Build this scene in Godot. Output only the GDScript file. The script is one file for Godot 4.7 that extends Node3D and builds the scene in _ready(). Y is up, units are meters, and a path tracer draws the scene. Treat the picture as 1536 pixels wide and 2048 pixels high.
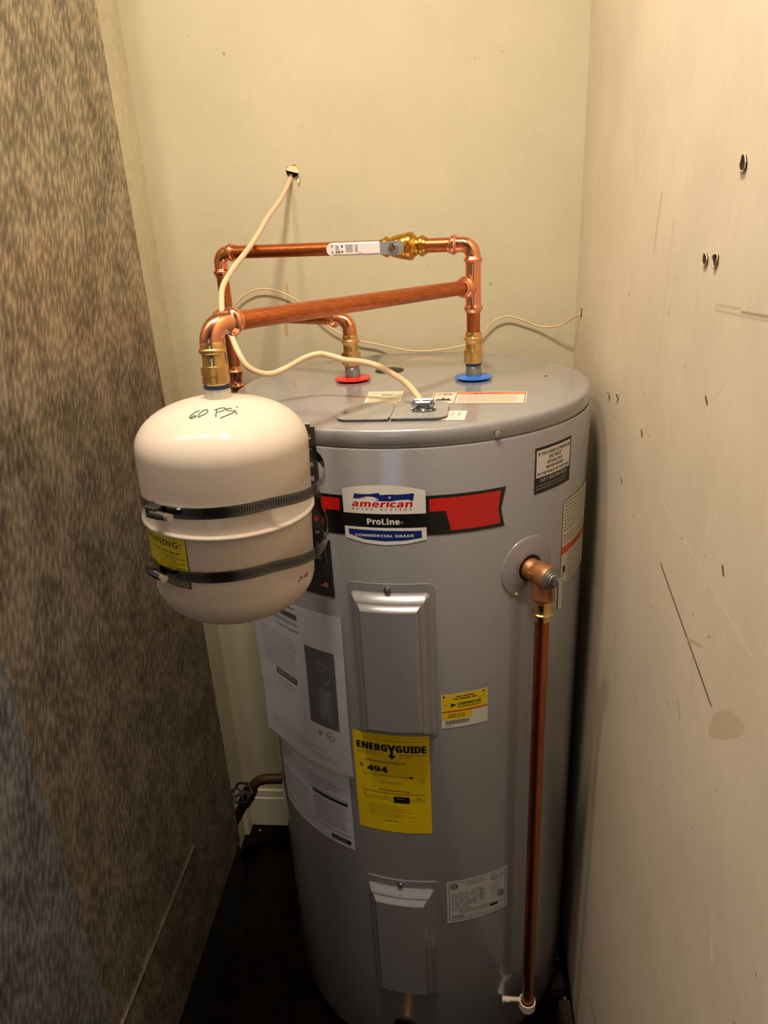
extends Node3D

# ---------------------------------------------------------------- mesh collector
class MB:
	var v := PackedVector3Array()
	var n := PackedVector3Array()
	var uv := PackedVector2Array()
	var idx := PackedInt32Array()
	func vert(p: Vector3, nn: Vector3, t := Vector2.ZERO) -> int:
		v.append(p)
		n.append(nn)
		uv.append(t)
		return v.size() - 1
	func tri(a: int, b: int, c: int) -> void:
		var g := (v[b] - v[a]).cross(v[c] - v[a])
		if g.length_squared() < 1e-20:
			return
		if g.dot(n[a] + n[b] + n[c]) > 0.0:
			idx.append_array([a, c, b])
		else:
			idx.append_array([a, b, c])
	func quad(a: int, b: int, c: int, d: int) -> void:
		tri(a, b, c)
		tri(a, c, d)
	func flat(p: Array, uvs := []) -> void:
		var nn: Vector3 = (p[1] - p[0]).cross(p[2] - p[0]).normalized()
		var ids := []
		for i in p.size():
			ids.append(vert(p[i], nn, uvs[i] if uvs.size() > i else Vector2(p[i].x + p[i].z, p[i].y)))
		for i in range(1, p.size() - 1):
			tri(ids[0], ids[i], ids[i + 1])
	# flat polygon facing away from the point "inside"
	func face(p: Array, inside: Vector3) -> void:
		var c := Vector3.ZERO
		for q in p:
			c += q
		c /= p.size()
		var nn: Vector3 = (p[1] - p[0]).cross(p[2] - p[0]).normalized()
		if nn.dot(c - inside) < 0.0:
			nn = -nn
		var ids := []
		for q in p:
			ids.append(vert(q, nn, Vector2(q.x + q.z, q.y)))
		for i in range(1, p.size() - 1):
			tri(ids[0], ids[i], ids[i + 1])
	func mesh() -> ArrayMesh:
		var a := []
		a.resize(Mesh.ARRAY_MAX)
		a[Mesh.ARRAY_VERTEX] = v
		a[Mesh.ARRAY_NORMAL] = n
		a[Mesh.ARRAY_TEX_UV] = uv
		a[Mesh.ARRAY_INDEX] = idx
		var m := ArrayMesh.new()
		m.add_surface_from_arrays(Mesh.PRIMITIVE_TRIANGLES, a)
		return m

# surface of revolution round the local y axis; prof = [Vector2(radius, y), ...]
func lathe(mb: MB, prof: Array, segs := 48, xf := Transform3D(), sharp := 38.0) -> void:
	var k := prof.size()
	var sn := []
	for i in k - 1:
		var d: Vector2 = prof[i + 1] - prof[i]
		sn.append(Vector2(d.y, -d.x).normalized())
	# outward sense: the profile may run either way
	var area := 0.0
	for i in k - 1:
		area += (prof[i].x + prof[i + 1].x) * (prof[i + 1].y - prof[i].y)
	var flip := -1.0 if area < 0.0 else 1.0
	var cosl := cos(deg_to_rad(sharp))
	var run := 0.0
	for i in k - 1:
		var p0: Vector2 = prof[i]
		var p1: Vector2 = prof[i + 1]
		if p0.distance_to(p1) < 1e-7:
			continue
		var n0: Vector2 = sn[i]
		var n1: Vector2 = sn[i]
		if i > 0 and sn[i - 1].dot(sn[i]) > cosl:
			n0 = (sn[i - 1] + sn[i]).normalized()
		if i < k - 2 and sn[i + 1].dot(sn[i]) > cosl:
			n1 = (sn[i + 1] + sn[i]).normalized()
		n0 *= flip
		n1 *= flip
		var base := mb.v.size()
		var run1 := run + p0.distance_to(p1)
		for j in segs + 1:
			var a := TAU * j / segs
			var s := sin(a)
			var c := cos(a)
			mb.vert(xf * Vector3(p0.x * s, p0.y, p0.x * c), (xf.basis * Vector3(n0.x * s, n0.y, n0.x * c)).normalized(), Vector2(float(j) / segs, run))
			mb.vert(xf * Vector3(p1.x * s, p1.y, p1.x * c), (xf.basis * Vector3(n1.x * s, n1.y, n1.x * c)).normalized(), Vector2(float(j) / segs, run1))
		for j in segs:
			var q := base + j * 2
			mb.quad(q, q + 1, q + 3, q + 2)
		run = run1

# round tube along a path with a radius at each point
func sweep(mb: MB, path: Array, radii, segs := 16, caps := true) -> void:
	var k := path.size()
	var up := Vector3.UP
	var t0: Vector3 = (path[1] - path[0]).normalized()
	if absf(t0.dot(up)) > 0.9:
		up = Vector3.RIGHT
	var side := t0.cross(up).normalized()
	var base := mb.v.size()
	var run := 0.0
	var dirs := []
	for i in k:
		var t: Vector3 = (path[mini(i + 1, k - 1)] - path[maxi(i - 1, 0)]).normalized()
		dirs.append(t)
	for i in k:
		var t: Vector3 = dirs[i]
		side = (side - t * side.dot(t)).normalized()
		var bi := t.cross(side)
		var r: float = radii[i] if radii is Array else radii
		var slope := 0.0
		if radii is Array:
			var ia := maxi(i - 1, 0)
			var ib := mini(i + 1, k - 1)
			var ds: float = maxf((path[ib] - path[ia]).length(), 1e-5)
			slope = (radii[ib] - radii[ia]) / ds
		if i > 0:
			run += (path[i] - path[i - 1]).length()
		for j in segs + 1:
			var a := TAU * j / segs
			var o := side * cos(a) + bi * sin(a)
			mb.vert(path[i] + o * r, (o - t * slope).normalized(), Vector2(float(j) / segs, run))
	for i in k - 1:
		for j in segs:
			var q := base + i * (segs + 1) + j
			mb.quad(q, q + 1, q + segs + 2, q + segs + 1)
	if caps:
		for e in [0, k - 1]:
			var nn: Vector3 = -dirs[0] if e == 0 else dirs[k - 1]
			var c := mb.vert(path[e], nn)
			var ring := []
			for j in segs:
				ring.append(mb.vert(mb.v[base + e * (segs + 1) + j], nn))
			for j in segs:
				mb.tri(c, ring[j], ring[(j + 1) % segs])

# box with chamfered edges
func box(mb: MB, c: Vector3, s: Vector3, bev := 0.0, xf := Transform3D()) -> void:
	var h := s * 0.5
	var b := minf(bev, minf(h.x, minf(h.y, h.z)) * 0.9)
	var inside := xf * c
	var P := func(sx: float, sy: float, sz: float, ax: int) -> Vector3:
		var q := Vector3(sx * (h.x - (0.0 if ax == 0 else b)), sy * (h.y - (0.0 if ax == 1 else b)), sz * (h.z - (0.0 if ax == 2 else b)))
		return xf * (c + q)
	for ax in 3:
		for sg in [-1.0, 1.0]:
			var pts := []
			for q in [[-1.0, -1.0], [1.0, -1.0], [1.0, 1.0], [-1.0, 1.0]]:
				var w := [0.0, 0.0, 0.0]
				w[ax] = sg
				w[(ax + 1) % 3] = q[0]
				w[(ax + 2) % 3] = q[1]
				pts.append(P.call(w[0], w[1], w[2], ax))
			mb.face(pts, inside)
	if b <= 0.0:
		return
	for ax in 3:
		var b1 := (ax + 1) % 3
		var b2 := (ax + 2) % 3
		for s1 in [-1.0, 1.0]:
			for s2 in [-1.0, 1.0]:
				var w := [0.0, 0.0, 0.0]
				w[b1] = s1
				w[b2] = s2
				var pts := []
				for e in [[-1.0, b1], [1.0, b1], [1.0, b2], [-1.0, b2]]:
					w[ax] = e[0]
					pts.append(P.call(w[0], w[1], w[2], e[1]))
				mb.face(pts, inside)
	for sx in [-1.0, 1.0]:
		for sy in [-1.0, 1.0]:
			for sz in [-1.0, 1.0]:
				mb.face([P.call(sx, sy, sz, 0), P.call(sx, sy, sz, 1), P.call(sx, sy, sz, 2)], inside)

# polygon in the local x/y plane, extruded along z from z0 to z1
func prism(mb: MB, poly: PackedVector2Array, z0: float, z1: float, xf := Transform3D()) -> void:
	var tr := Geometry2D.triangulate_polygon(poly)
	for side in [[z0, -1.0], [z1, 1.0]]:
		var nn := (xf.basis * Vector3(0, 0, side[1])).normalized()
		var ids := []
		for p in poly:
			ids.append(mb.vert(xf * Vector3(p.x, p.y, side[0]), nn, p))
		for i in range(0, tr.size(), 3):
			mb.tri(ids[tr[i]], ids[tr[i + 1]], ids[tr[i + 2]])
	var ccw := not Geometry2D.is_polygon_clockwise(poly)
	for i in poly.size():
		var a := poly[i]
		var b := poly[(i + 1) % poly.size()]
		var d := (b - a).normalized()
		var o := Vector2(d.y, -d.x) * (1.0 if ccw else -1.0)
		var nn := (xf.basis * Vector3(o.x, o.y, 0)).normalized()
		var q0 := mb.vert(xf * Vector3(a.x, a.y, z0), nn, a)
		var q1 := mb.vert(xf * Vector3(b.x, b.y, z0), nn, b)
		var q2 := mb.vert(xf * Vector3(b.x, b.y, z1), nn, b)
		var q3 := mb.vert(xf * Vector3(a.x, a.y, z1), nn, a)
		mb.quad(q0, q1, q2, q3)

func ngon(k: int, r: float, turn := 0.0) -> PackedVector2Array:
	var p := PackedVector2Array()
	for i in k:
		p.append(Vector2(cos(TAU * i / k + turn), sin(TAU * i / k + turn)) * r)
	return p

func round_rect(w: float, h: float, r: float, k := 6) -> PackedVector2Array:
	var p := PackedVector2Array()
	for q in [[1, 1, 0.0], [-1, 1, 90.0], [-1, -1, 180.0], [1, -1, 270.0]]:
		for i in k + 1:
			var a := deg_to_rad(q[2] + 90.0 * i / k)
			p.append(Vector2(q[0] * (w / 2 - r) + cos(a) * r, q[1] * (h / 2 - r) + sin(a) * r))
	return p

# transform whose local y axis points along d
func along(d: Vector3, at: Vector3) -> Transform3D:
	var y := d.normalized()
	var x := Vector3.UP.cross(y)
	if x.length() < 1e-4:
		x = Vector3.RIGHT
	x = x.normalized()
	return Transform3D(Basis(x, y, x.cross(y)), at)

# transform whose local z axis points along d, y as upright as it can be
func facing(d: Vector3, at: Vector3) -> Transform3D:
	var z := d.normalized()
	var x := Vector3.UP.cross(z).normalized()
	return Transform3D(Basis(x, z.cross(x), z), at)

# smooth curve through points
func smooth_path(pts: Array, per := 6) -> Array:
	var out := []
	var k := pts.size()
	for i in k - 1:
		var a: Vector3 = pts[maxi(i - 1, 0)]
		var b: Vector3 = pts[i]
		var c: Vector3 = pts[i + 1]
		var d: Vector3 = pts[mini(i + 2, k - 1)]
		for j in per:
			out.append(b.cubic_interpolate(c, a, d, float(j) / per))
	out.append(pts[k - 1])
	return out

# ---------------------------------------------------------------- nodes
var used := {}

func numbered(called: String, parent: Node) -> String:
	var key := str(parent.get_instance_id()) + called
	var c: int = used.get(key, 0)
	used[key] = c + 1
	return called if c == 0 else "%s_%03d" % [called, c]

func obj(called: String, mb, m: Material, parent: Node = self, label := "") -> MeshInstance3D:
	var o := MeshInstance3D.new()
	o.name = numbered(called, parent)
	o.mesh = mb.mesh() if mb is MB else mb
	o.material_override = m
	o.cast_shadow = GeometryInstance3D.SHADOW_CASTING_SETTING_ON
	parent.add_child(o, true)
	if label:
		o.set_meta("label", label)
	return o

func thing(called: String, label: String, category: String, at := Vector3.ZERO, group := "") -> Node3D:
	var o := Node3D.new()
	o.name = numbered(called, self)
	o.position = at
	add_child(o, true)
	tag(o, label, category, group)
	return o

func tag(o: Node, label: String, category: String, group := "") -> void:
	o.set_meta("label", label)
	o.set_meta("category", category)
	if group:
		o.set_meta("group", group)

func struct(o: Node, label := "", category := "") -> void:
	o.set_meta("kind", "structure")
	if label:
		o.set_meta("label", label)
	if category:
		o.set_meta("category", category)

func mat(c: Color, rough := 0.5, metal := 0.0, coat := 0.0) -> StandardMaterial3D:
	var m := StandardMaterial3D.new()
	m.albedo_color = c
	m.roughness = rough
	m.metallic = metal
	if coat > 0.0:
		m.clearcoat_enabled = true
		m.clearcoat = coat
		m.clearcoat_roughness = 0.06
	return m

# ---------------------------------------------------------------- printed sheets
var fonts := []
var glyphs := {}

class Canvas:
	var im: Image
	var k: float
	var wmm: float
	var hmm: float
	func _init(w: float, h: float, ppm: float, bg: Color) -> void:
		wmm = w
		hmm = h
		k = ppm
		im = Image.create(int(ceil(w * ppm)), int(ceil(h * ppm)), false, Image.FORMAT_RGB8)
		im.fill(bg)
	func rect(x: float, y: float, w: float, h: float, c: Color) -> void:
		im.fill_rect(Rect2i(int(round(x * k)), int(round(y * k)), maxi(1, int(round(w * k))), maxi(1, int(round(h * k)))), c)
	func poly(p: PackedVector2Array, c: Color) -> void:
		var y0 := 1e9
		var y1 := -1e9
		for q in p:
			y0 = minf(y0, q.y * k)
			y1 = maxf(y1, q.y * k)
		var m := p.size()
		for y in range(maxi(0, int(floor(y0))), mini(im.get_height() - 1, int(ceil(y1))) + 1):
			var yc := y + 0.5
			var xs := []
			for i in m:
				var a := p[i] * k
				var b := p[(i + 1) % m] * k
				if (a.y <= yc) != (b.y <= yc):
					xs.append(a.x + (yc - a.y) / (b.y - a.y) * (b.x - a.x))
			xs.sort()
			for i in range(0, xs.size() - 1, 2):
				var xa := int(round(xs[i]))
				var xb := int(round(xs[i + 1]))
				if xb > xa:
					im.fill_rect(Rect2i(xa, y, xb - xa, 1), c)
	func line(a: Vector2, b: Vector2, w: float, c: Color) -> void:
		var o := (b - a).normalized().orthogonal() * w * 0.5
		poly(PackedVector2Array([a + o, b + o, b - o, a - o]), c)
	# thin line with soft edges, laid over what is there
	func soft(a: Vector2, b: Vector2, w: float, c: Color) -> void:
		var p := a * k
		var q := b * k
		var hw := w * k * 0.5
		var d := q - p
		var x0 := maxi(0, int(minf(p.x, q.x) - hw - 2))
		var x1 := mini(im.get_width() - 1, int(maxf(p.x, q.x) + hw + 2))
		var y0 := maxi(0, int(minf(p.y, q.y) - hw - 2))
		var y1 := mini(im.get_height() - 1, int(maxf(p.y, q.y) + hw + 2))
		for y in range(y0, y1 + 1):
			for x in range(x0, x1 + 1):
				var o := Vector2(x + 0.5, y + 0.5) - p
				var t := clampf(o.dot(d) / maxf(d.length_squared(), 0.001), 0.0, 1.0)
				var cover := clampf(hw + 0.6 - (o - d * t).length(), 0.0, 1.0)
				if cover > 0.0:
					im.set_pixel(x, y, im.get_pixel(x, y).lerp(c, cover))
	func ring(p: Vector2, r: float, w: float, c: Color, sx := 1.0) -> void:
		for i in 32:
			var a := Vector2(cos(TAU * i / 32.0) * sx, sin(TAU * i / 32.0)) * r
			var b := Vector2(cos(TAU * (i + 1) / 32.0) * sx, sin(TAU * (i + 1) / 32.0)) * r
			line(p + a, p + b, w, c)
	func frame(x: float, y: float, w: float, h: float, t: float, c: Color) -> void:
		rect(x, y, w, t, c)
		rect(x, y + h - t, w, t, c)
		rect(x, y, t, h, c)
		rect(x + w - t, y, t, h, c)
	# lines too small to read in the photograph
	func fine(x: float, y: float, w: float, rows: int, pitch: float, th: float, c: Color, sd: int, ragged := 0.25) -> void:
		var g := RandomNumberGenerator.new()
		g.seed = sd
		for i in rows:
			var xx := x
			var xe := x + w * (1.0 - g.randf() * ragged)
			while xx < xe:
				var l := minf(g.randf_range(1.5, 6.0) * th * 1.6, xe - xx)
				if l > th * 0.4:
					rect(xx, y + i * pitch, l, th, c)
				xx += l + th * 0.9
	func bars(x: float, y: float, w: float, h: float, c: Color, sd: int) -> void:
		var g := RandomNumberGenerator.new()
		g.seed = sd
		var xx := x
		while xx < x + w:
			var l := g.randf_range(0.3, 1.1)
			rect(xx, y, l, h, c)
			xx += l + g.randf_range(0.3, 1.0)
	func tex() -> ImageTexture:
		im.generate_mipmaps()
		return ImageTexture.create_from_image(im)

func outline_of(s: String, f: int) -> Array:
	var key := s + str(f)
	if not glyphs.has(key):
		var tm := TextMesh.new()
		tm.text = s
		tm.font = fonts[f]
		tm.font_size = 48
		tm.pixel_size = 0.02
		tm.depth = 0.0
		tm.curve_step = 2.0
		var a := tm.get_mesh_arrays() if tm.has_method("get_mesh_arrays") else tm.surface_get_arrays(0)
		var vs: PackedVector3Array = a[Mesh.ARRAY_VERTEX]
		var ids = a[Mesh.ARRAY_INDEX]
		var tris := PackedVector2Array()
		if ids == null or ids.size() == 0:
			for q in vs:
				tris.append(Vector2(q.x, q.y))
		else:
			for i in ids:
				tris.append(Vector2(vs[i].x, vs[i].y))
		var lo := Vector2(1e9, 1e9)
		var hi := Vector2(-1e9, -1e9)
		for q in tris:
			lo = lo.min(q)
			hi = hi.max(q)
		glyphs[key] = [tris, lo, hi]
	return glyphs[key]

# words between x0 and x1 (mm), standing on y, capitals h tall; h also when there are descenders
func words(cv: Canvas, s: String, x0: float, x1: float, y: float, h: float, c: Color, f := 1, skew := 0.0, fat := 0.0) -> void:
	if fat > 0.0:
		for o in [[-1.0, 0.0], [1.0, 0.0], [0.0, -0.7], [0.0, 0.7]]:
			words(cv, s, x0 + o[0] * fat, x1 + o[0] * fat, y + o[1] * fat, h, c, f, skew)
	var g := outline_of(s, f)
	var cap: Array = outline_of("H", f)
	var sy: float = h / (cap[2].y - cap[1].y)
	var sx: float = (x1 - x0) / maxf(g[2].x - g[1].x, 1e-5)
	var tr: PackedVector2Array = g[0]
	for i in range(0, tr.size() - 2, 3):
		var p := PackedVector2Array()
		for j in 3:
			var q := tr[i + j]
			var yy: float = (q.y - cap[1].y) * sy
			p.append(Vector2(x0 + (q.x - g[1].x) * sx + yy * skew, y - yy))
		cv.poly(p, c)

func print_mat(cv: Canvas, rough := 0.35, coat := 0.0) -> StandardMaterial3D:
	var m := mat(Color.WHITE, rough, 0.0, coat)
	m.albedo_texture = cv.tex()
	return m

# sheet glued on an upright cylinder about (cx, cz); angles in degrees from +z towards +x
func cyl_sheet(mb: MB, cx: float, cz: float, r: float, a0: float, a1: float, y0: float, y1: float, lift := 0.0005, segs := 24) -> void:
	var base := mb.v.size()
	for i in segs + 1:
		var t := float(i) / segs
		var a := deg_to_rad(lerpf(a0, a1, t))
		var o := Vector3(sin(a), 0, cos(a))
		var p := Vector3(cx, 0, cz) + o * (r + lift)
		mb.vert(p + Vector3(0, y0, 0), o, Vector2(t, 1))
		mb.vert(p + Vector3(0, y1, 0), o, Vector2(t, 0))
	for i in segs:
		mb.quad(base + i * 2, base + i * 2 + 1, base + i * 2 + 3, base + i * 2 + 2)

# outline (mm, y down) glued on a cylinder round the origin of the heater
func cyl_outline(mb: MB, pts: PackedVector2Array, wmm: float, hmm: float, xoff: float, mid: float, ytop: float, r: float, lift := 0.0005) -> void:
	var x := 0.0
	while x < wmm:
		var strip := PackedVector2Array([Vector2(x, -5), Vector2(x + 4.0, -5), Vector2(x + 4.0, hmm + 5), Vector2(x, hmm + 5)])
		for piece in Geometry2D.intersect_polygons(pts, strip):
			var tr := Geometry2D.triangulate_polygon(piece)
			var ids := []
			for p in piece:
				var a: float = deg_to_rad(mid) + (p.x - xoff) * 0.001 / r
				var o := Vector3(sin(a), 0, cos(a))
				ids.append(mb.vert(o * (r + lift) + Vector3(0, ytop - p.y * 0.001, 0), o, Vector2(p.x / wmm, p.y / hmm)))
			for i in range(0, tr.size(), 3):
				mb.tri(ids[tr[i]], ids[tr[i + 1]], ids[tr[i + 2]])
		x += 4.0

func flat_sheet(mb: MB, tl: Vector3, tr: Vector3, br: Vector3, bl: Vector3) -> void:
	var nn := (bl - tl).cross(tr - tl).normalized()
	var a := mb.vert(tl, nn, Vector2(0, 0))
	var b := mb.vert(tr, nn, Vector2(1, 0))
	var c := mb.vert(br, nn, Vector2(1, 1))
	var d := mb.vert(bl, nn, Vector2(0, 1))
	mb.quad(a, b, c, d)

func grain(w: int, h: int, freq: float, sx: float, sy: float, lo: float, hi: float, sd: int, lean := 0.0, fine_amt := 0.5) -> ImageTexture:
	var nz := FastNoiseLite.new()
	nz.seed = sd
	nz.noise_type = FastNoiseLite.TYPE_SIMPLEX_SMOOTH
	nz.frequency = freq
	nz.fractal_octaves = 3
	var n2 := FastNoiseLite.new()
	n2.seed = sd + 7
	n2.noise_type = FastNoiseLite.TYPE_SIMPLEX
	n2.frequency = freq * 5.0
	n2.fractal_octaves = 2
	var im := Image.create(w, h, false, Image.FORMAT_RGB8)
	for y in h:
		for x in w:
			var xx := (x + y * lean) * sx
			var t := nz.get_noise_2d(xx, y * sy) * (1.0 - fine_amt) + n2.get_noise_2d(xx, y * sy) * fine_amt
			var g := clampf(lerpf(lo, hi, clampf(t * 0.9 + 0.5, 0.0, 1.0)), 0.0, 1.0)
			im.set_pixel(x, y, Color(g, g, g))
	return ImageTexture.create_from_image(im)

const STROKES := [[[-0.0080, 0.0438], [-0.0120, 0.0478], [-0.0146, 0.0525], [-0.0155, 0.0559], [-0.0141, 0.0583], [-0.0120, 0.0586], [-0.0092, 0.0568], [-0.0087, 0.0548], [-0.0105, 0.0543], [-0.0127, 0.0553], [-0.0134, 0.0580]],
	[[-0.0021, 0.0415], [-0.0048, 0.0460], [-0.0062, 0.0507], [-0.0064, 0.0544], [-0.0050, 0.0574], [-0.0036, 0.0551], [-0.0000, 0.0518], [0.0016, 0.0471], [0.0009, 0.0433], [-0.0015, 0.0418], [-0.0044, 0.0441]],
	[[0.0102, 0.0400], [0.0117, 0.0470], [0.0125, 0.0525], [0.0136, 0.0557]],
	[[0.0078, 0.0419], [0.0102, 0.0400], [0.0138, 0.0365], [0.0178, 0.0352], [0.0187, 0.0383], [0.0171, 0.0428], [0.0139, 0.0457], [0.0123, 0.0462]],
	[[0.0255, 0.0345], [0.0218, 0.0357], [0.0204, 0.0390], [0.0216, 0.0408], [0.0255, 0.0402], [0.0288, 0.0393], [0.0297, 0.0418], [0.0269, 0.0473], [0.0223, 0.0528], [0.0185, 0.0571]],
	[[0.0297, 0.0379], [0.0317, 0.0408], [0.0336, 0.0454]],
	[[0.0289, 0.0291], [0.0310, 0.0296]]]
const CABLE := [[-0.2400, 1.7170, -0.3270], [-0.2416, 1.7064, -0.3204], [-0.2514, 1.6686, -0.2551], [-0.2633, 1.6376, -0.1868], [-0.2702, 1.6086, -0.1253], [-0.2772, 1.5855, -0.0717], [-0.2875, 1.5605, -0.0115], [-0.2927, 1.5369, 0.0421], [-0.2867, 1.5172, 0.0822], [-0.2776, 1.4901, 0.1140], [-0.2633, 1.4693, 0.1319], [-0.2493, 1.4447, 0.1514], [-0.2360, 1.4250, 0.1581], [-0.2199, 1.4130, 0.1504], [-0.2033, 1.4094, 0.1393], [-0.1823, 1.4150, 0.1239], [-0.1548, 1.4274, 0.1160], [-0.1313, 1.4320, 0.1117], [-0.1111, 1.4282, 0.1165], [-0.0910, 1.4230, 0.1220], [-0.0628, 1.4206, 0.1309], [-0.0390, 1.4156, 0.1413], [-0.0152, 1.4061, 0.1590], [0.0057, 1.3957, 0.1773], [0.0209, 1.3832, 0.1971], [0.0290, 1.3728, 0.2103], [0.0311, 1.3672, 0.2186]]
const WIRE := [[0.3309, 1.4312, -0.2480], [0.3209, 1.4252, -0.2620], [0.2964, 1.4049, -0.2900], [0.2589, 1.4015, -0.3120], [0.2278, 1.4139, -0.3120], [0.1968, 1.4243, -0.3120], [0.1762, 1.4221, -0.3120], [0.1608, 1.4136, -0.3120], [0.1401, 1.3929, -0.3120], [0.1031, 1.3716, -0.2980], [0.0399, 1.3630, -0.2980], [-0.0024, 1.3630, -0.2980], [-0.0341, 1.3685, -0.2980], [-0.0776, 1.3763, -0.3120], [-0.1202, 1.3863, -0.3120], [-0.1517, 1.3991, -0.3120], [-0.1828, 1.4171, -0.3120], [-0.2128, 1.4443, -0.3120], [-0.2426, 1.4712, -0.3120], [-0.2678, 1.4875, -0.3120], [-0.2936, 1.4977, -0.3120], [-0.3146, 1.5017, -0.3120], [-0.3363, 1.5006, -0.3120], [-0.3592, 1.4915, -0.3120], [-0.3773, 1.4779, -0.3120], [-0.3939, 1.4601, -0.3120], [-0.4042, 1.4417, -0.3120], [-0.4200, 1.3800, -0.3120], [-0.4300, 1.3000, -0.3270]]

# ---------------------------------------------------------------- shared materials
var copper: StandardMaterial3D
var copper_fit: StandardMaterial3D
var brass: StandardMaterial3D
var brass_cast: StandardMaterial3D
var bronze: StandardMaterial3D
var galv: StandardMaterial3D
var steel: StandardMaterial3D
var steel_dark: StandardMaterial3D
var enamel: StandardMaterial3D
var black: StandardMaterial3D

const RJ := 0.305          # heater jacket radius
const TOP := 1.36          # heater lid height
const TX := -0.1993        # expansion tank axis
const TZ := 0.4334

func make_materials() -> void:
	copper = mat(Color(0.86, 0.50, 0.30), 0.34, 1.0)
	copper.albedo_texture = grain(128, 256, 0.03, 1.0, 0.35, 0.80, 1.0, 11)
	copper.uv1_scale = Vector3(1, 4, 1)
	copper_fit = mat(Color(0.97, 0.66, 0.49), 0.15, 1.0)
	brass = mat(Color(0.93, 0.77, 0.50), 0.20, 1.0)
	brass_cast = mat(Color(0.80, 0.60, 0.24), 0.26, 1.0)
	bronze = mat(Color(0.74, 0.52, 0.34), 0.48, 0.85)
	galv = mat(Color(0.70, 0.71, 0.72), 0.30, 1.0)
	steel = mat(Color(0.80, 0.80, 0.80), 0.16, 1.0)
	steel_dark = mat(Color(0.42, 0.42, 0.43), 0.28, 1.0)
	enamel = mat(Color(0.565, 0.56, 0.565), 0.24, 0.0, 1.0)
	enamel.clearcoat_roughness = 0.12
	enamel.metallic_specular = 0.9
	black = mat(Color(0.03, 0.03, 0.03), 0.45)

func disc_xf(d: Vector3, at: Vector3) -> Transform3D:
	return along(d, at)

# a point on (or off) the heater's side
func side(deg: float, y: float, out := 0.0) -> Vector3:
	var a := deg_to_rad(deg)
	return Vector3(sin(a) * (RJ + out), y, cos(a) * (RJ + out))

func normal_at(deg: float) -> Vector3:
	return Vector3(sin(deg_to_rad(deg)), 0, cos(deg_to_rad(deg)))

func hex_screw(called: String, parent: Node, at: Vector3, d: Vector3, r: float, m: Material) -> MeshInstance3D:
	var mb := MB.new()
	var xf := along(d, at)
	lathe(mb, [Vector2(0, 0), Vector2(r * 1.35, 0), Vector2(r * 1.35, r * 0.25), Vector2(r * 1.0, r * 0.35)], 24, xf)
	var q := Transform3D(xf.basis * Basis(Vector3(1, 0, 0), Vector3(0, 0, -1), Vector3(0, 1, 0)), at)
	prism(mb, ngon(6, r), r * 0.25, r * 1.15, q)
	lathe(mb, [Vector2(r * 0.8, r * 1.1), Vector2(r * 0.5, r * 1.25), Vector2(0, r * 1.28)], 12, xf)
	return obj(called, mb, m, parent)

func press_bead(rad: float) -> Array:
	return [[-0.008, rad], [-0.006, rad + 0.0006], [-0.0045, rad + 0.0024], [-0.0025, rad + 0.0034], [0.0, rad + 0.0036], [0.002, rad + 0.0030], [0.0032, rad + 0.0014], [0.0045, rad + 0.0008], [0.007, rad + 0.0008]]

# copper press elbow: from the corner out along d1 and d2, a bead near each open end
func elbow(called: String, parent: Node, corner: Vector3, d1: Vector3, l1: float, bead1: bool, d2: Vector3, l2: float, bead2: bool, rad := 0.0124, bend := 0.019) -> MeshInstance3D:
	d1 = d1.normalized()
	d2 = d2.normalized()
	var path := []
	var radii := []
	var leg := func(d: Vector3, l: float, bead: bool, rev: bool) -> void:
		var ps := []
		var rs := []
		ps.append(corner + d * bend * 1.02)
		rs.append(rad)
		if bead:
			for b in press_bead(rad):
				var s: float = l - 0.007 + b[0]
				if s > bend * 1.1:
					ps.append(corner + d * s)
					rs.append(b[1])
		else:
			ps.append(corner + d * l)
			rs.append(rad)
		if rev:
			ps.reverse()
			rs.reverse()
		path.append_array(ps)
		radii.append_array(rs)
	leg.call(d1, l1, bead1, true)
	var a := corner + d1 * bend
	var b := corner + d2 * bend
	var ctr := corner + (d1 + d2) * bend
	for i in range(1, 12):
		var t := float(i) / 12.0 * PI * 0.5
		path.append(ctr - d2 * bend * cos(t) - d1 * bend * sin(t))
		radii.append(rad)
	leg.call(d2, l2, bead2, false)
	var mb := MB.new()
	sweep(mb, path, radii, 28)
	return obj(called, mb, copper_fit, parent)

func straight(called: String, parent: Node, a: Vector3, b: Vector3, r := 0.0112, m: Material = null) -> MeshInstance3D:
	var mb := MB.new()
	sweep(mb, [a, a.lerp(b, 0.33), a.lerp(b, 0.66), b], r, 28)
	return obj(called, mb, m if m else copper, parent)

# brass press adapter standing on "base" along d: hex below, bead and collar above
func adapter(parent: Node, base: Vector3, d := Vector3.UP, k := 1.0, turn := 0.0) -> Node3D:
	var xf := along(d, base) * Transform3D(Basis(Vector3.UP, turn), Vector3.ZERO)
	var mb := MB.new()
	var pr := []
	for q in [[0.0, 0.0125], [0.0, 0.0152], [0.001, 0.0156], [0.0225, 0.0150], [0.0232, 0.0140], [0.031, 0.0136], [0.0365, 0.0136], [0.038, 0.0142], [0.0388, 0.0160], [0.0402, 0.0166], [0.0422, 0.0166], [0.0434, 0.0158], [0.0442, 0.0141], [0.0505, 0.0140], [0.0512, 0.0136], [0.0512, 0.0112]]:
		pr.append(Vector2(q[1], q[0]) * k)
	lathe(mb, pr, 40, xf)
	var o := obj("brass_adapter", mb, brass, parent)
	var hx := MB.new()
	var q := Transform3D(xf.basis * Basis(Vector3(1, 0, 0), Vector3(0, 0, -1), Vector3(0, 1, 0)), xf.origin)
	prism(hx, ngon(6, 0.0172 * k), 0.0015 * k, 0.0105 * k, q)
	prism(hx, ngon(6, 0.0172 * k), 0.0115 * k, 0.0215 * k, q)
	obj("hex_nut", hx, brass, o)
	return o

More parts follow.
